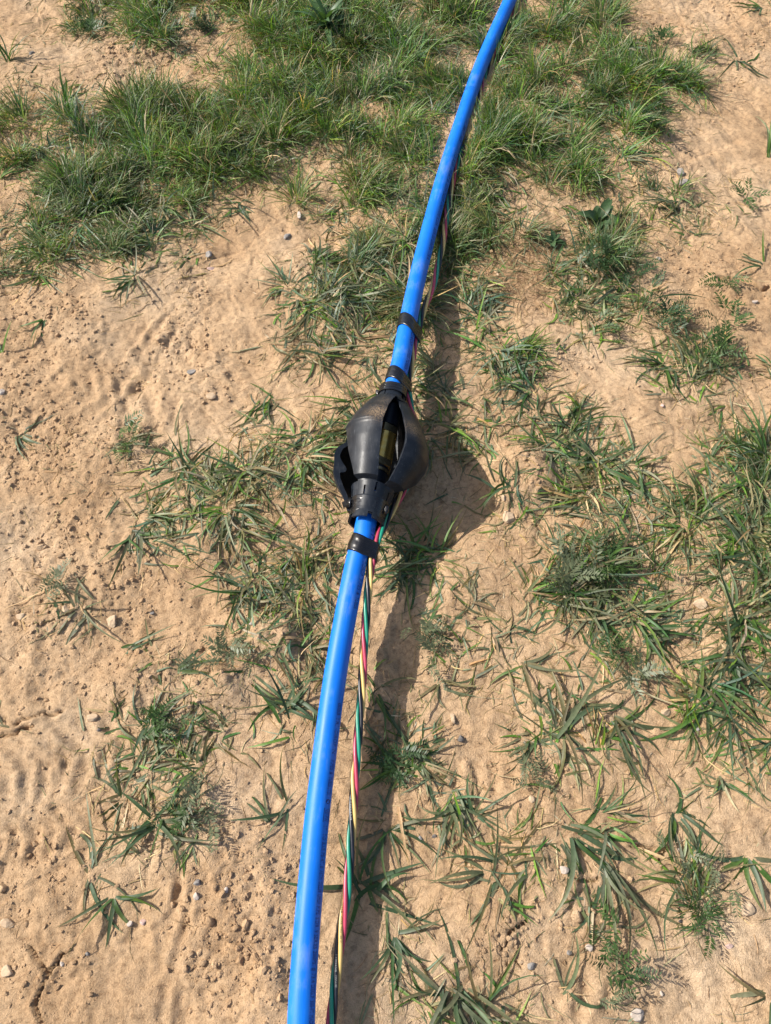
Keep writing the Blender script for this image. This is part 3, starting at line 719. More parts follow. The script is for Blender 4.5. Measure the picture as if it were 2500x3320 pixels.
def stuff_grass(name, mat, label, cat, per_m2, mk, nseg, fold, tussocks=0, lo=2.2, hi=7.5):
    x0, x1, y0, y1 = -1.3, 1.3, -.38, 2.6; area = (x1 - x0) * (y1 - y0)
    def sow(dens):
        n = int(dens * area); x, y = scatter(n, x0, x1, y0, y1); px, py = pix(x, y)
        c = cover(x, y) + 2.6 * fbm(x, y, .10, 3, 140) + 1.8 * fbm(x, y, .035, 2, 141)
        out = (px < -60) | (px > 2560) | (py < -60) | (py > 3400)
        k = rng.random(n) < sstep(lo, hi, np.where(out, c * .8, c)) * mk['where'](px, py)
        return x[k], y[k]
    parts = []
    if tussocks:                                                     # crowns whose blades lean outwards
        x, y = sow(tussocks); nt_ = len(x); r = rng.uniform(*mk['R'], nt_) * (.6 + .6 * sstep(2, 8, cover(x, y)))
        n = np.maximum(3, (rng.uniform(*mk['N'], nt_) * (r / np.mean(mk['R'])) ** 1.6).astype(int)); k = np.repeat(np.arange(nt_), n); m = len(k)
        rho = np.sqrt(rng.random(m)) * rng.uniform(.5, 1.0, m); th = rng.uniform(0, 6.283, m)
        lean = rng.uniform(0, 6.283, nt_); la = rng.uniform(0, 1.0, nt_)
        X = x[k] + r[k] * rho * np.cos(th); Y = y[k] + r[k] * rho * np.sin(th)
        az = np.arctan2(rho * np.sin(th) + la[k] * np.sin(lean[k]), rho * np.cos(th) + la[k] * np.cos(lean[k])) + rng.normal(0, .65, m)
        e0 = np.clip(mk['e0'][1] - (mk['e0'][1] - mk['e0'][0]) * rho ** 1.1 + rng.normal(0, .22, m), .02, 1.5)
        size = rng.uniform(.6, 1.3, nt_); L = rng.uniform(*mk['L'], m) * size[k] * (1.12 - .35 * rho); tone = rng.uniform(.72, 1.35, nt_)[k]; yel = rng.normal(0, .10, nt_)[k]
        parts.append((X, Y, az, e0, L, tone, yel))
    x, y = sow(per_m2); cnt = rng.integers(2, 6, len(x)); k = np.repeat(np.arange(len(x)), cnt); m = len(k)
    parts.append((x[k] + rng.normal(0, .012, m), y[k] + rng.normal(0, .012, m), rng.uniform(0, 6.283, len(x))[k] + rng.normal(0, 1.4, m), rng.uniform(*mk['e1'], m), rng.uniform(*mk['L'], m) * rng.uniform(.45, .95, m), rng.uniform(.75, 1.3, m), rng.normal(0, .1, m)))
    X, Y, az, e0, L, tone, yel = (np.concatenate([p[q] for p in parts]) for q in range(7)); m = len(X)
    pxx, pyy = pix(X, Y); c0 = mk['col'](m, pxx, pyy) * 1.27 * tone[:, None] * np.stack([1 + 1.2 * yel, 1 + .4 * yel, 1 - .8 * yel], 1)
    V, Fq, tint = blades(np.stack([X, Y, ground_fast(X, Y) - .002], 1), az, L, rng.uniform(*mk['W'], m), e0, rng.uniform(*mk['bend'], m) * np.where(rng.random(m) < .15, 1.7, 1.0), rng.normal(0, .7, m), rng.normal(0, mk.get('roll', .7), m), nseg, c0, tips(c0, mk.get('yellow', .3)), fold, mk.get('lift', .0018))
    rows = (nseg + 1) * (3 if fold else 2); ok = clear_of_pipe(V, rows)
    fpb = nseg * (2 if fold else 1); keepv = np.repeat(ok, rows)
    remap = np.cumsum(keepv) - 1
    Fq = remap[Fq[np.repeat(ok, fpb)]]
    o = obj(name, mesh_from(name, V[keepv], Fq, mat, tint=tint[keepv]))
    print(name, ok.sum(), 'blades')
    return tag(o, label, cat, kind='stuff')
def col_fine(m, px, py):
    c = palette(['green', 'blue', 'bright', 'dusty', 'straw', 'olive'], [.34, .14, .22, .14, .07, .09], m)
    f = sstep(500, 1000, py)[:, None]
    c2 = palette(['green', 'blue', 'dusty', 'straw', 'olive'], [.22, .25, .28, .10, .15], m)
    return c * (1 - f) + c2 * f
def col_coarse(m, px, py):
    c = palette(['green', 'blue', 'dusty', 'straw', 'olive', 'bright'], [.20, .14, .34, .09, .16, .07], m)
    return c
stuff_grass('fine_grass', 'grass_blade', 'dense fine green grass across the far half of the ground', 'grass', 2600,
            dict(where=lambda px, py: 1 - .95 * sstep(700, 1150, py), R=(.018, .052), N=(60, 125), L=(.030, .090), W=(.0013, .0028), e0=(.45, 1.40), e1=(.1, .9), bend=(.1, 1.7), col=col_fine, yellow=.28), 4, False, 400, 2.4, 8.4)
stuff_grass('coarse_grass', 'grass_blade', 'flattened dusty broad-bladed grass over the near half of the ground', 'grass', 2600,
            dict(where=lambda px, py: .10 + .90 * sstep(500, 1100, py), R=(.012, .034), N=(14, 30), L=(.032, .100), W=(.0022, .0048), e0=(.06, .85), e1=(.0, .5), bend=(.3, 1.7), col=col_coarse, yellow=.42), 5, True, 400, 1.5, 6.8)
stuff_grass('dead_grass', 'dry_grass', 'dead straw and thatch lying flat among the grass', 'dead grass', 3700,
            dict(where=lambda px, py: .8 + .2 * sstep(400, 900, py), L=(.015, .080), W=(.0007, .0020), e1=(-.1, .22), bend=(.0, .5), roll=1.2, lift=.0012,
                 col=lambda m, px, py: palette(['straw', 'olive', 'dusty'], [.58, .30, .12], m)), 3, False, 0, .2, 5.5)
# a mat of dead pinkish straw and scattered bits on bare sand
n = 900; a = rng.normal(0, 1, (n, 2)) * [70, 75] + [1700, 870]; pts = np.array([at(*q)[:2] for q in a])
k = 450; b_ = rng.uniform([0, 0], [2500, 3320], (k, 2)); pts = np.vstack([pts, np.array([at(*q)[:2] for q in b_])]); n += k
c0 = palette(['straw'], [1], n) * np.array([1.05, .92, .9])
V, Fq, tint = blades(np.column_stack([pts, ground_fast(pts[:, 0], pts[:, 1]) + .001]), rng.uniform(0, 6.28, n), rng.uniform(.012, .05, n), rng.uniform(.0006, .0014, n), rng.uniform(-.05, .2, n), rng.uniform(0, .4, n), rng.normal(0, 1.2, n), rng.normal(0, 1, n), 4, c0, c0 * 1.1, False, .0012)
ok = clear_of_pipe(V, 10); kv = np.repeat(ok, 10); rm = np.cumsum(kv) - 1
tag(obj('straw_litter', mesh_from('straw_litter', V[kv], rm[Fq[np.repeat(ok, 4)]], 'dry_grass', tint=tint[kv])), 'pinkish dead straw matted right of the pipe and scattered on the sand', 'straw', kind='stuff')

def gz(x, y): return float(ground_fast(np.array([x]), np.array([y]))[0])

# ------------------------------------------------------------------ single tufts, each blade a piece of its own
NEAR = 'grass tufts on the sand'
TUFTS = [  # photo x, y, blades, length range, width, lift range, direction (deg, None = all round), fan, colours, label
 (1475, 3215, 26, .06, .13, .0052, .05, .8, None, 3, 'dg', 'large sprawling grass tuft at the bottom edge, right of the cable'),
 (1600, 2838, 15, .05, .11, .0048, .0, .7, None, 3, 'd', 'sprawling dusty tuft between the pipe shadow and the hanging long-bladed tuft'),
 (1467, 2590, 17, .05, .12, .0048, .1, .8, -70, 1.1, 'd', 'drooping tuft just right of the pipe shadow, its blades falling to the right'),
 (1827, 2700, 13, .07, .14, .0062, .0, .6, -25, 1.0, 'dg', 'long pale-bladed tuft sweeping right, above the tuft of hanging blades'),
 (1945, 2790, 11, .08, .16, .0062, .0, .5, -65, .5, 'dg', 'tuft of long blades hanging down and right, low on the right side'),
 (2190, 2640, 10, .05, .10, .0052, .1, .8, None, 3, 'g', 'green tuft with a long blade pointing left, right of the long-bladed tufts'),
 (2430, 2775, 7, .06, .12, .0070, .0, .5, -80, 1.3, 'g', 'few wide green blades above the tan rock at the right edge'),
 (1830, 3205, 4, .05, .08, .0048, .0, .5, 60, 2.2, 'd', 'four-bladed sprout on bare sand near the bottom, right of the large tuft'),
 (2490, 3225, 6, .05, .08, .0056, .1, .7, 200, 1.2, 'd', 'small tuft cut by the right edge near the bottom corner'),
 (1165, 2880, 16, .05, .12, .0056, .1, .9, None, 3, 'g', 'green tuft hard against the cable in the pipe shadow'),
 (1275, 3035, 11, .05, .11, .0052, .0, .7, -60, 1.4, 'dg', 'loose tuft in the pipe shadow above the bottom edge'),
 (1825, 2385, 17, .07, .15, .0058, .0, .7, None, 3, 'd', 'star-shaped tuft of long dusty blades on open sand'),
 (1985, 2345, 14, .06, .13, .0052, .1, .8, -50, 1.2, 'dg', 'tuft with long blades arching down, right of the star-shaped tuft'),
 (2270, 2290, 13, .06, .13, .0056, .0, .6, None, 3, 'g', 'tuft of curled dark green blades beside the right-hand grass'),
 (1925, 2010, 18, .04, .10, .0050, .1, .9, None, 3, 'dg', 'thick tuft around the feathery grey-green weed, right of centre'),
 (2085, 2050, 14, .06, .12, .0052, .0, .7, -40, 1.4, 'g', 'tuft with blades swept down and right beside the feathery weed'),
 (1335, 1850, 20, .05, .11, .0044, .0, .7, None, 3, 'g', 'dark tuft in the shadow below the arrestor, right of the cable'),
 (1540, 1965, 13, .04, .08, .0038, .0, .5, None, 3, 'o', 'half-dry tuft on sand, right of the near pipe shadow'),
 (1690, 2150, 9, .06, .11, .0050, .0, .5, -35, .9, 'o', 'limp dusty blades trailing right toward the star-shaped tuft'),
 (1430, 2215, 9, .04, .09, .0042, .0, .5, -60, 1.5, 'o', 'dry tan tuft at the edge of the pipe shadow'),
 (2405, 2010, 22, .06, .13, .0052, .1, .9, None, 3, 'g', 'dense green tuft in the right-hand grass, level with the feathery weed'),
 (2360, 2160, 17, .06, .12, .0054, .1, .8, None, 3, 'g', 'green tuft at the lower end of the right-hand grass'),
 (2440, 1800, 22, .06, .13, .0050, .2, 1.0, 190, 1.5, 'g', 'dense tuft at the right edge with blades sweeping left'),
 (1690, 1140, 60, .04, .085, .0026, .3, 1.25, None, 3, 'b', 'round bright green tussock of fine blades right of the far pipe'),
 (2470, 1500, 40, .06, .13, .0042, .3, 1.1, 170, 1.6, 'g', 'dark green clump cut by the right edge, blades arching left'),
 (1910, 1480, 26, .05, .11, .0046, .1, .9, None, 3, 'g', 'thick tuft right of the crumbly sand mound'),
 (1850, 1380, 20, .05, .11, .0040, .3, 1.0, 90, 1.6, 'g', 'upright tuft above the thick one, right of the arrestor'),
 (1730, 1330, 13, .05, .10, .0044, .0, .7, None, 3, 'd', 'dusty flattened tuft midway between arrestor and upright tuft'),
 (1500, 1400, 16, .04, .10, .0040, .0, .6, None, 3, 'o', 'dusty tuft close to the right of the arrestor'),
 (2150, 1190, 11, .06, .12, .0054, .1, .7, 200, 1.5, 'g', 'tuft with a raised blade throwing a bent shadow on sand'),
 (2295, 1200, 14, .04, .10, .0040, .2, .9, None, 3, 'd', 'leafy tuft of mixed blades right of the one with the bent shadow'),
 (1640, 1605, 15, .04, .09, .0044, .1, .9, 170, 2.0, 'g', 'tuft at the foot of the crumbly sand mound'),
 (2060, 1580, 16, .05, .11, .0046, .0, .7, None, 3, 'dg', 'spreading tuft below right of the thick tuft'),
 (2110, 972, 5, .07, .12, .0046, .0, .35, 60, 2.2, 'g', 'few long thin blades lying across open sand, upper right'),
 (2480, 865, 5, .05, .09, .0044, .1, .6, 150, 1.2, 'g', 'small tuft at the right edge above the dark crack'),
 (2390, 195, 8, .07, .13, .0070, .0, .5, None, 3, 'g', 'wide-bladed tuft spreading on bare sand, top right'),
 (2200, 670, 20, .05, .11, .0034, .1, .8, None, 3, 'dg', 'tuft just below the two grey pebbles, upper right'),
 (2492, 500, 3, .08, .12, .0040, .5, 1.0, 100, .6, 'g', 'single tall bent stalk at the right edge, upper right'),
 (2470, 25, 6, .06, .10, .0060, .0, .5, 190, 1.6, 'g', 'few wide blades in the top right corner'),
 (2240, 190, 14, .05, .10, .0040, .1, .8, None, 3, 'dg', 'small tuft left of the wide-bladed one, top right'),
 (490, 128, 20, .06, .12, .0040, .3, 1.1, None, 3, 'b', 'leafy tuft with a dry stalk at its foot, top left'),
 (40, 215, 9, .07, .12, .0052, .8, 1.3, 90, 2.5, 'g', 'upright broad-bladed tuft at the left edge near the top'),
 (225, 330, 10, .06, .11, .0048, .7, 1.25, 80, 2.0, 'b', 'yellowish upright tuft on sand, upper left'),
 (710, 545, 13, .05, .11, .0056, .1, .8, -40, 2.2, 'dg', 'broad pale-bladed tuft at the lower edge of the upper left grass'),
 (775, 668, 14, .04, .08, .0040, .1, .9, None, 3, 'g', 'small tuft alone on the sand, left of the far pipe'),
 (12, 600, 5, .05, .08, .0060, .4, 1.0, 60, 1.2, 'b', 'bright broad leaves cut by the left edge, upper left'),
 (150, 1045, 5, .05, .09, .0052, .1, .6, 230, 1.0, 'g', 'five-bladed sprout alone on crumbly sand, left side'),
 (445, 920, 15, .04, .09, .0040, .1, .8, None, 3, 'dg', 'tuft at the upper rim of the bare trampled sand'),
 (970, 1130, 16, .05, .11, .0038, .0, .5, None, 3, 'o', 'half-dry spidery tuft at the right rim of the bare trampled sand'),
 (880, 1300, 13, .05, .11, .0044, .0, .8, None, 3, 'dg', 'tuft right of the tan stone on the trampled sand'),
 (62, 1405, 9, .04, .08, .0048, .0, .6, -20, 1.6, 'd', 'dusty tuft by the left edge, level with the arrestor'),
 (415, 1425, 9, .03, .07, .0038, .0, .6, 0, 2.0, 'o', 'small half-dry tuft below the trampled sand'),
 (610, 1520, 14, .06, .12, .0050, .1, .8, None, 3, 'dg', 'tuft with upright crossing blades, left of the arrestor'),
 (130, 895, 10, .04, .10, .0048, .0, .6, 250, 1.5, 'dg', 'tuft with blades lying down left, upper left rim of the sand'),
 (6, 1145, 3, .05, .07, .0060, .3, .9, 80, .8, 'b', 'bright green blade tips at the left edge above crumbly soil'),
 (440, 1735, 18, .06, .12, .0050, .0, .6, -80, 1.4, 'dg', 'tuft with blades hanging down at the left end of the arrestor grass'),
 (275, 1985, 13, .05, .10, .0046, .0, .6, None, 3, 'd', 'dusty tuft beside a tan stone in crumbly soil, left side'),
 (395, 2122, 4, .06, .09, .0048, .15, .5, 25, .5, 'g', 'sprout with one raised blade casting a straight shadow on sand'),
 (572, 2182, 5, .05, .08, .0052, .1, .6, 30, .8, 'g', 'sprout pointing right on sand, right of the single raised blade'),
 (800, 1905, 15, .05, .11, .0046, .0, .7, 200, 1.7, 'dg', 'tuft with curling blades left of the near pipe below the tape'),
 (930, 2305, 18, .06, .12, .0056, .2, 1.0, 80, 2.2, 'g', 'upright green tuft close to the left of the near pipe'),
 (500, 2380, 20, .05, .10, .0042, .0, .8, None, 3, 'dg', 'leafy tuft on sand right of the tyre marks'),
 (1000, 1985, 14, .05, .10, .0042, .0, .7, None, 3, 'd', 'dusty tuft against the left side of the near pipe'),
 (390, 2590, 9, .05, .10, .0050, .0, .6, 200, 1.8, 'd', 'tuft reaching left below the tyre marks'),
 (500, 2665, 18, .05, .11, .0050, .0, .8, None, 3, 'dg', 'dark-centred tuft with long blades, lower left'),
 (300, 2840, 7, .06, .11, .0048, .0, .4, 20, 2.4, 'd', 'thin spreading sprout on sand, lower left'),
 (372, 2905, 7, .04, .09, .0052, .0, .5, -70, 1.6, 'g', 'small sprout below the thin spreading one, lower left'),
 (880, 2690, 4, .06, .09, .0050, .1, .5, 120, 1.0, 'g', 'curved blade pair left of the near pipe, low in the picture'),
 (1300, 2485, 16, .04, .10, .0048, .1, .9, None, 3, 'g', 'tuft in the pipe shadow beside the feathery weed, right of the cable'),
 (1255, 2690, 11, .05, .10, .0046, .0, .6, -60, 1.6, 'dg', 'loose blades in the pipe shadow above the tuft by the cable'),
 (1345, 1775, 16, .05, .10, .0042, .0, .8, -20, 2.2, 'g', 'dark tuft in the shadow just below the arrestor'),
 (1440, 1290, 16, .04, .09, .0040, .0, .7, None, 3, 'd', 'dusty tuft in the pipe shadow right of the arrestor top'),
 (930, 2618, 6, .05, .09, .0042, .0, .6, 190, 1.4, 'dg', 'small tuft left of the near pipe above the curved pair'),
]
CODES = {'d': (['dusty', 'blue', 'olive'], [.6, .25, .15]), 'g': (['green', 'blue', 'dusty'], [.45, .4, .15]), 'dg': (['dusty', 'blue', 'green', 'olive'], [.35, .3, .25, .1]),
         'o': (['olive', 'dusty', 'straw'], [.4, .3, .3]), 'b': (['bright', 'green', 'blue'], [.5, .4, .1])}
for (px, py, n, l0, l1, wd, ea, eb, adir, fan, code, label) in TUFTS:
    base = at(px, py); base.z = gz(base.x, base.y)
    t_ = thing('grass_tuft', base, label, 'grass', NEAR)
    nn, made = 0, 0
    while made < n and nn < 4:
        m = n - made; nn += 1
        lead = rng.uniform(-math.pi, math.pi, 4)
        az = np.where(rng.random(m) < .75, lead[rng.integers(0, 4, m)] + rng.normal(0, .35, m), rng.uniform(-math.pi, math.pi, m)) if adir is None else math.radians(adir) + rng.uniform(-fan, fan, m)
        P = np.column_stack([base.x + rng.normal(0, .003 if n < 12 else .009, m), base.y + rng.normal(0, .003 if n < 12 else .009, m), np.full(m, base.z - .002)])
        c0 = palette(*CODES[code], m); rows = 30
        V, Fq, tint = blades(P, az, rng.uniform(l0, l1, m), wd * rng.uniform(.7, 1.15, m), rng.uniform(ea, eb, m), np.where(rng.random(m) < .3, rng.uniform(1.4, 2.6, m), rng.uniform(.2, 1.2, m)), rng.normal(0, .75, m), rng.normal(0, .6, m), 9, c0, tips(c0, .35), True)
        ok = clear_of_pipe(V, rows); V = V.reshape(m, rows, 3); tint = tint.reshape(m, rows, 3); Fq = Fq[:18]
        for i in range(m):
            if ok[i]:
                obj('blade', mesh_from('blade', V[i] - np.array(base), Fq, 'grass_blade', tint=tint[i]), t_); made += 1

# ------------------------------------------------------------------ feathery weeds: fronds of paired leaflets on thin stems
def frond_mesh(L, pairs, ll, seed, col, curl):
    r_ = np.random.default_rng(seed); V, Fq, tn = [], [], []
    def quad(a, b, c, d): Fq.append((a, b, c, d))
    sp = [np.array([L * u, .06 * L * math.sin(u * 3 + seed), curl * L * (u - u * u * 1.3)]) for u in np.linspace(0, 1, pairs + 1)]
    for i, p in enumerate(sp):
        V.extend([p + [0, -.0005, 0], p + [0, .0005, 0]]); tn += [col] * 2
        if i: k = 2 * i; quad(k - 2, k - 1, k + 1, k)
    for i, p in enumerate(sp[1:]):
        for sd in (-1, 1):
            l = ll * (1 - .45 * (i / pairs) ** 2) * r_.uniform(.8, 1.15); a = sd * r_.uniform(.75, 1.15); up = r_.uniform(-.1, .55)
            d = np.array([math.cos(a), math.sin(a), up * .6]); s_ = np.array([-math.sin(a), math.cos(a), 0]) * l * .14
            k = len(V); V.extend([p, p + d * l * .45 - s_, p + d * l, p + d * l * .45 + s_]); quad(k, k + 1, k + 2, k + 3)
            cc = np.array(col) * r_.uniform(.8, 1.3); tn += [cc] * 4
    return mesh_from('leaf', np.array(V), Fq, 'weed_leaf', smooth=False, tint=np.array(tn))
FR = {c: [frond_mesh(1.0, p, .34, 10 * i + p, col, cu) for i, (p, cu) in enumerate(((8, .35), (10, .15), (9, .5), (7, .25)))] for c, col in
      (('green', (.055, .105, .028)), ('grey', (.13, .155, .085)), ('deep', (.040, .082, .028)))}
def weed(px, py, n, L, tone, label, spread=.03, dirn=None):
    base = at(px, py); base.z = gz(base.x, base.y)
    t_ = thing('feathery_weed', base, label, 'weed', 'feathery weeds')
    for i in range(n):
        o = obj('leaf', random.choice(FR[tone]), t_)
        a = rng.uniform(0, 6.283) if dirn is None else math.radians(dirn) + rng.normal(0, .6)
        rr = abs(rng.normal(0, spread)) * (.4 + .6 * i / n); ph = rng.uniform(0, 6.283)
        o.location = (rr * math.cos(ph), rr * math.sin(ph), .003 + rng.uniform(0, .018) + gz(base.x + rr * math.cos(ph), base.y + rr * math.sin(ph)) - base.z)
        s_ = L * rng.uniform(.65, 1.2); o.scale = (s_, s_, s_); o.rotation_euler = (rng.normal(0, .35), rng.uniform(-.75, .05), a)
    V = []; Fq = []
    for q in range(3):
        a = rng.uniform(0, 6.28); k = len(V)
        for i in range(6):
            u = i / 5; p = np.array([math.cos(a + u) * spread * 1.3 * u, math.sin(a + u) * spread * 1.3 * u, .004 + .014 * math.sin(u * 2.6)])
            V += [p + [.0006, 0, 0], p + [-.0003, .0005, 0], p + [-.0003, -.0005, 0]]
            if i:
                for e in range(3): Fq.append((k + 3 * (i - 1) + e, k + 3 * (i - 1) + (e + 1) % 3, k + 3 * i + (e + 1) % 3, k + 3 * i + e))
    obj('stem', mesh_from('stem', np.array(V), Fq, 'weed_leaf', tint=np.full((len(V), 3), (.10, .115, .05))), t_)
WEEDS = [(1960, 870, 46, .040, 'deep', 'large bushy feathery weed on sand, upper right, below the broad-leaved weed', .060), (2170, 1040, 26, .036, 'deep', 'dark feathery weed below right of the large bushy one', .045),
         (1950, 1080, 10, .032, 'green', 'small flat feathery weed between the round tussock and bent-shadow tuft', .028), (2345, 1040, 9, .042, 'green', 'pale arching feathery fronds on sand, right side', .030),
         (2350, 930, 7, .034, 'green', 'little yellow-green feathery sprig alone on sand, upper right', .018), (2310, 1150, 20, .040, 'green', 'feathery weed in the right-hand mixed patch', .045),
         (1840, 1890, 24, .048, 'grey', 'grey-green feathery fronds right of centre, the palest of the weeds', .035), (1960, 1850, 24, .036, 'green', 'feathery weed just right of the palest fronds', .045),
         (1980, 2110, 10, .034, 'green', 'small feathery weed below the thick tuft, right of centre', .025), (2060, 2200, 8, .034, 'grey', 'dusty little feathery sprig casting toothed shadows', .022),
         (2260, 2830, 14, .027, 'grey', 'straggling feathery weed above left of the tan rock', .045), (2270, 2980, 9, .028, 'green', 'dark straggling feathery weed left of the tan rock', .035),
         (1960, 3090, 8, .034, 'green', 'feathery weed beside a pale pebble near the bottom', .028), (2020, 3150, 6, .030, 'deep', 'small dark feathery weed below the one by the pale pebble', .022),
         (1980, 3240, 6, .028, 'grey', 'sparse feathery sprig above the bottom rock', .022), (750, 2120, 16, .034, 'grey', 'pale feathery weed by the soil mound left of the near pipe', .034),
         (650, 2580, 14, .034, 'grey', 'dusty feathery weed left of the near pipe, low in the picture', .040), (620, 2650, 8, .030, 'green', 'small feathery sprig right of the dark-centred tuft', .018),
         (540, 2350, 12, .032, 'green', 'feathery sprig among the leafy tuft by the tyre marks', .026), (200, 1900, 7, .034, 'grey', 'small feathery sprig on crumbly soil, left side', .02),
         (410, 1440, 10, .032, 'green', 'feathery sprig below the trampled sand, left side', .024), (300, 110, 30, .040, 'green', 'feathery weed on the sand at the top left', .050),
         (2090, 420, 34, .036, 'deep', 'dark feathery weed at the right rim of the far grass', .055), (2150, 150, 14, .036, 'green', 'arching feathery weed at the top right rim of the grass', .035),
         (640, 100, 24, .034, 'deep', 'dark low feathery weed at the top, left of the broad rosette', .045), (2420, 640, 7, .040, 'green', 'feathery stalk leaning over sand at the upper right', .02),
         (1720, 2490, 8, .030, 'grey', 'small grey sprig on sand left of the star-shaped tuft', .02), (1400, 2080, 16, .034, 'grey', 'dusty feathery weed at the edge of the near pipe shadow', .034),
         (1280, 2480, 12, .036, 'deep', 'feathery weed in the pipe shadow right of the cable', .026)]
for w in WEEDS: weed(w[0], w[1], w[2], w[3], w[4], w[5], w[6])

# broad-leaved rosettes
def leaf_mesh(L, w, seed, col, shape):
    V, Fq, tn = [], [], []; n = 10
    for i in range(n + 1):
        u = i / n; ww = w * (math.sin(math.pi * u ** shape) ** .8 + .03) * (1 + .06 * math.sin(u * 23 + seed)); z = L * (.42 * u - .55 * u * u)
        for q, f in ((-1, 1), (0, 0), (1, 1)): V.append((L * u, q * ww, z + f * ww * .35)); tn.append(np.array(col) * (1.25 if q == 0 else 1))
        if i:
            for q in range(2): a = 3 * (i - 1) + q; Fq.append((a, a + 1, a + 4, a + 3))
    return mesh_from('leaf', np.array(V), Fq, 'weed_leaf', tint=np.array(tn))
def rosette(px, py, n, L, w, col, shape, label, tilt):
    base = at(px, py); base.z = gz(base.x, base.y) + .004; t_ = thing('broadleaf_weed', base, label, 'weed', 'broad-leaved weeds')
    for i in range(n):
        o = obj('leaf', leaf_mesh(L * random.uniform(.6, 1.1), w * random.uniform(.8, 1.15), i, tuple(np.array(col) * random.uniform(.8, 1.25)), shape), t_)
        o.rotation_euler = (random.gauss(0, .25), -random.uniform(*tilt), i * 2.4 + random.gauss(0, .2))
rosette(1060, 118, 26, .115, .0075, (.060, .115, .045), .9, 'rosette of long lance-shaped leaves in the grass at the top', (.1, 1.1))
rosette(1938, 722, 12, .055, .0120, (.050, .095, .035), .75, 'low weed with broad oval leaves, right of the far pipe', (.1, .8))
rosette(1790, 790, 7, .030, .0060, (.055, .100, .04), .8, 'tiny oval-leaved weed left of the broad-leaved one', (.1, .7))

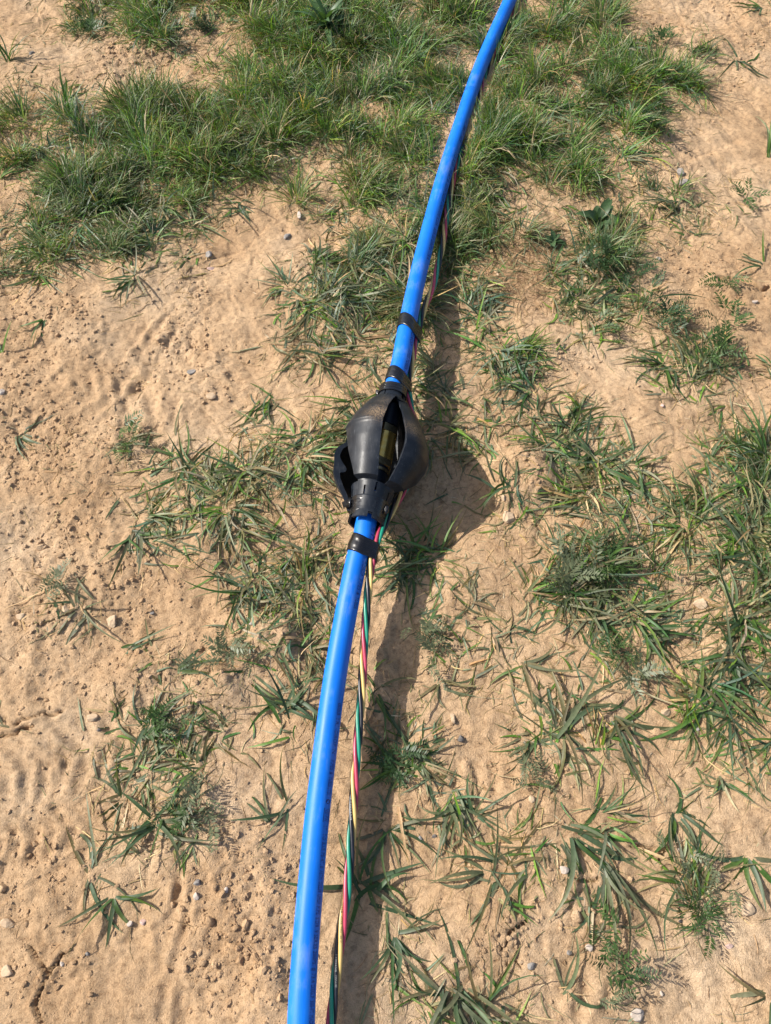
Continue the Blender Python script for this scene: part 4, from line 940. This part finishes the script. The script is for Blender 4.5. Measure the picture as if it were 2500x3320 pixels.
# ------------------------------------------------------------------ stones and clods
STM = {}
def stone(px, py, w, d, h, mat, label, name='pebble', cat='pebble', sub=2, rot=None, sink=.35, group=None, seed=None):
    p = at(px, py); seed = seed or int(px * 7 + py); z = gz(p.x, p.y)
    V, Fq = lump_geo(seed, sub); V = V * np.array([w, d, h]) * .5
    o = obj(name, mesh_from(name, V, Fq, mat, smooth=False, tint=None), None, (p.x, p.y, z + h * (.5 - sink))); o.rotation_euler = (0, 0, random.uniform(0, 6.28) if rot is None else rot)
    return tag(o, label, cat, group)
k = .00046
STONES = [(930, 765, 30, 22, 'grey_stone', 'small grey pebble on sand left of the far pipe'), (970, 705, 18, 26, 'pale_stone', 'whitish upright pebble above the small grey one, left of the far pipe'), (675, 818, 26, 20, 'grey_stone', 'grey pebble at the lower rim of the upper left grass'),
          (2207, 560, 28, 24, 'grey_stone', 'upper of two grey pebbles on sand, upper right'), (2222, 598, 40, 28, 'grey_stone', 'lower and larger of two grey pebbles on sand, upper right'), (686, 1284, 40, 24, 'tan_stone', 'tan stone with dark underside on trampled sand'),
          (620, 1205, 34, 16, 'grey_stone', 'flat greyish chip in the trampled sand'), (12, 1282, 26, 22, 'pale_stone', 'white pebble at the left edge'), (680, 865, 34, 14, 'pink_stone', 'flat pinkish stone at the top of the bare sand'),
          (2424, 2951, 50, 62, 'tan_stone', 'tan rock lying on a grass blade at the lower right'), (2072, 3292, 54, 46, 'pale_stone', 'pale rock at the bottom edge'), (1908, 3072, 28, 24, 'pale_stone', 'pale wedge-shaped pebble beside the feathery weed near the bottom'),
          (1843, 3090, 18, 22, 'grey_stone', 'bluish grey chip in a sandy hollow near the bottom'), (1718, 3130, 34, 24, 'grey_stone', 'bluish grey flat stone right of the large bottom tuft'), (1648, 1682, 48, 44, 'tan_stone', 'tan stone half hidden in grass below the sand mound'),
          (1627, 1630, 20, 20, 'tan_stone', 'round tan pebble just above the half-hidden stone'), (1822, 2822, 40, 30, 'pale_stone', 'pinkish pale stone among the lower right tufts'), (1718, 2594, 28, 26, 'tan_stone', 'tan lump on sand left of the long pale-bladed tuft'),
          (1362, 2722, 16, 28, 'grey_stone', 'long grey pebble in the sand right of the pipe shadow'), (1408, 2712, 18, 16, 'dark_stone', 'dark little pebble beside the long grey one'), (1468, 2330, 24, 38, 'tan_stone', 'upright brown stone on sand right of the pipe shadow'),
          (1494, 2394, 28, 26, 'dark_stone', 'dark knobbly stone below the upright brown one'), (642, 2905, 20, 28, 'pale_stone', 'oval whitish pebble left of the near pipe'), (736, 2888, 16, 30, 'pale_stone', 'long whitish pebble right of the oval one'),
          (645, 2862, 30, 26, 'grey_stone', 'greyish angular stone above the oval whitish pebble'), (420, 2993, 22, 24, 'pale_stone', 'small bluish white stone, lower left'), (465, 2990, 26, 24, 'pink_stone', 'pinkish chip right of the bluish white stone, lower left'),
          (197, 3124, 14, 22, 'pale_stone', 'small pale pebble near the dark crack, lower left'), (20, 2993, 50, 34, 'tan_stone', 'rounded tan rock at the left edge near the bottom'), (18, 3150, 44, 50, 'tan_stone', 'tan rock in the bottom left corner'),
          (220, 1983, 28, 26, 'tan_stone', 'orange-tan stone next to the dusty tuft, left side'), (280, 3093, 18, 16, 'grey_stone', 'grey pebble half sunk in the sand, lower left'), (322, 2368, 14, 12, 'dark_stone', 'tiny dark pebble by the tyre marks'),
          (2205, 2756, 20, 16, 'pale_stone', 'small pale pebble under the green tuft, right side'), (2360, 3068, 30, 18, 'pink_stone', 'pinkish flake on sand at the lower right'), (2148, 3222, 12, 20, 'pale_stone', 'white chip near the bottom right'),
          (2260, 2364, 18, 14, 'grey_stone', 'bluish pebble at the foot of the right-hand grass'), (2155, 2310, 40, 30, 'tan_stone', 'brown stone in the dark sand right of the arching tuft'), (2265, 1962, 50, 40, 'tan_stone', 'pale brown clod in the right-hand grass'),
          (2205, 2988, 16, 14, 'dark_stone', 'dark chip beside the straggling weed, lower right'), (2445, 978, 34, 12, 'pale_stone', 'flat white shard on sand, right edge'), (2135, 835, 18, 14, 'pale_stone', 'pale chip right of the large bushy weed'),
          (820, 2030, 22, 18, 'pale_stone', 'quartz chip on open sand left of the near pipe'), (490, 1985, 16, 12, 'grey_stone', 'tiny grey chip on open sand, left of the quartz chip'), (1375, 755, 60, 45, 'pale_stone', 'pale grey stone tucked against the left of the far pipe'),
          (2143, 1322, 16, 12, 'pink_stone', 'reddish crumb of stone below the bent blade shadow'), (110, 830 - 640, 22, 14, 'dark_stone', 'dark lump on sand at the top left'), (75, 2005, 40, 30, 'tan_stone', 'lumpy tan stone in crumbly soil by the left edge'),
          (365, 2015, 44, 50, 'tan_stone', 'large brown clod right of the dusty tuft, left side'), (300, 2330, 44, 34, 'tan_stone', 'rounded clod left of the leafy tuft')]
for (px, py, w, d, mat, label) in STONES:
    dep = (CAM_H) / (sD + cD * (py - 1660) / FPX); q = dep / FPX
    sq = 1.0 / max(.45, sD + cD * (py - 1660) / FPX)
    stone(px, py, w * q, d * q * min(1.6, sq), .62 * min(w, d) * q + .002, mat, label, rot=random.uniform(-.3, .3), sink=.42)

# clods of dry soil in the crumbly places: a shared set of shapes
CLOD = [mesh_from('clod', lump_geo(300 + i, 2)[0] * np.array([1, random.uniform(.6, 1), random.uniform(.5, .8)]) * .5, lump_geo(300 + i, 2)[1], 'soil_lump', smooth=False) for i in range(10)]
AREAS = [(800, 2990, 150, 260, 70, 'dry soil clod in the loose crumbs left of the near pipe, bottom', 'clods left of the near pipe'),
         (230, 1960, 230, 280, 46, 'dry soil clod in the crumbly patch on the left side below the arrestor', 'clods on the left side'),
         (110, 1500, 200, 280, 30, 'dry soil clod in the crumbly soil at the left edge level with the arrestor', 'clods at the left edge'),
         (490, 165, 160, 55, 26, 'dark crumbled clod of soil at the top left', 'clods at the top left'),
         (1690, 1570, 60, 75, 22, 'tan crumb on the sand mound right of the arrestor', 'crumbs on the sand mound'),
         (1850, 2960, 180, 90, 18, 'dry soil clod among the tufts at the lower right', 'clods at the lower right'),
         (1600, 3060, 110, 70, 12, 'dry soil clod above the large bottom tuft', 'clods above the bottom tuft'),
         (620, 1180, 200, 150, 22, 'dry crumb on the trampled sand left of the pipe', 'crumbs on the trampled sand'),
         (110, 2860, 200, 180, 22, 'dry soil clod in the lower left corner', 'clods in the lower left corner'),
         (1835, 1165, 60, 35, 10, 'dark crumb right of the round green tussock', 'crumbs by the tussock'),
         (1540, 2480, 220, 170, 18, 'dry crumb on the open sand right of the near pipe shadow', 'crumbs on the open sand')]
for (cx, cy, sx, sy, n, label, grp) in AREAS:
    for i in range(int(n * (.8 if 'near pipe, bottom' in label else .45)) + 2):
        px, py = random.gauss(cx, sx * .55), random.gauss(cy, sy * .55)
        p = at(px, py); i0 = int(np.argmin(np.abs(PC[:, 1] - p.y)))
        if abs(p.x - PC[i0][0]) < .025: continue
        sz = random.choice([.005, .006, .007, .008, .009, .011, .016]) * random.uniform(.75, 1.2)
        if 'mound' in label or 'crumb ' in label: sz *= .75
        o = obj('clod', random.choice(CLOD), None, (p.x, p.y, gz(p.x, p.y) + sz * .08)); o.scale = (sz,) * 3; o.rotation_euler = (random.gauss(0, .3), random.gauss(0, .3), random.uniform(0, 6.28))
        tag(o, label, 'clod', grp)

# crumbs too many to count
n = 260000; x, y = scatter(n, -1.15, 1.15, -.3, 2.3); px, py = pix(x, y)
cr = crumble(px, py) * (.55 + 1.3 * np.clip(fbm(x, y, .06, 3, 210) + .35, 0, 1)) + .055 + .16 * np.clip(fbm(x, y, .12, 3, 200) * 2.2, 0, 1)
k = rng.random(n) < np.clip(cr, 0, 1) * .70; x, y, cr = x[k], y[k], cr[k]; n = len(x)
sz = np.clip(.0008 * np.exp(rng.exponential(.55, n)), 0, .0050) * (.8 + .4 * np.clip(cr, 0, 1))
V0, F0 = [], None
geo0 = [lump_geo(500 + i, 0) for i in range(12)]
G = np.stack([g[0] for g in geo0]); F0 = geo0[0][1]
pick = rng.integers(0, 12, n); a = rng.uniform(0, 6.283, n); ca, sa = np.cos(a), np.sin(a)
B = G[pick] * (sz[:, None, None] * np.stack([np.ones(n), rng.uniform(.6, 1, n), rng.uniform(.5, .85, n)], 1)[:, None])
V = np.stack([B[..., 0] * ca[:, None] - B[..., 1] * sa[:, None] + x[:, None], B[..., 0] * sa[:, None] + B[..., 1] * ca[:, None] + y[:, None], B[..., 2] + (ground_fast(x, y) + sz * .12)[:, None]], 2)
Fq = (np.arange(n)[:, None, None] * 12 + F0[None]).reshape(-1, 3)
tag(obj('soil_crumbs', mesh_from('soil_crumbs', V.reshape(-1, 3), Fq, 'soil_lump', smooth=False)), 'loose crumbs and grit of dry soil strewn over the sand', 'soil crumbs', kind='stuff')
print('crumbs', n, 'objects', len(bpy.data.objects))
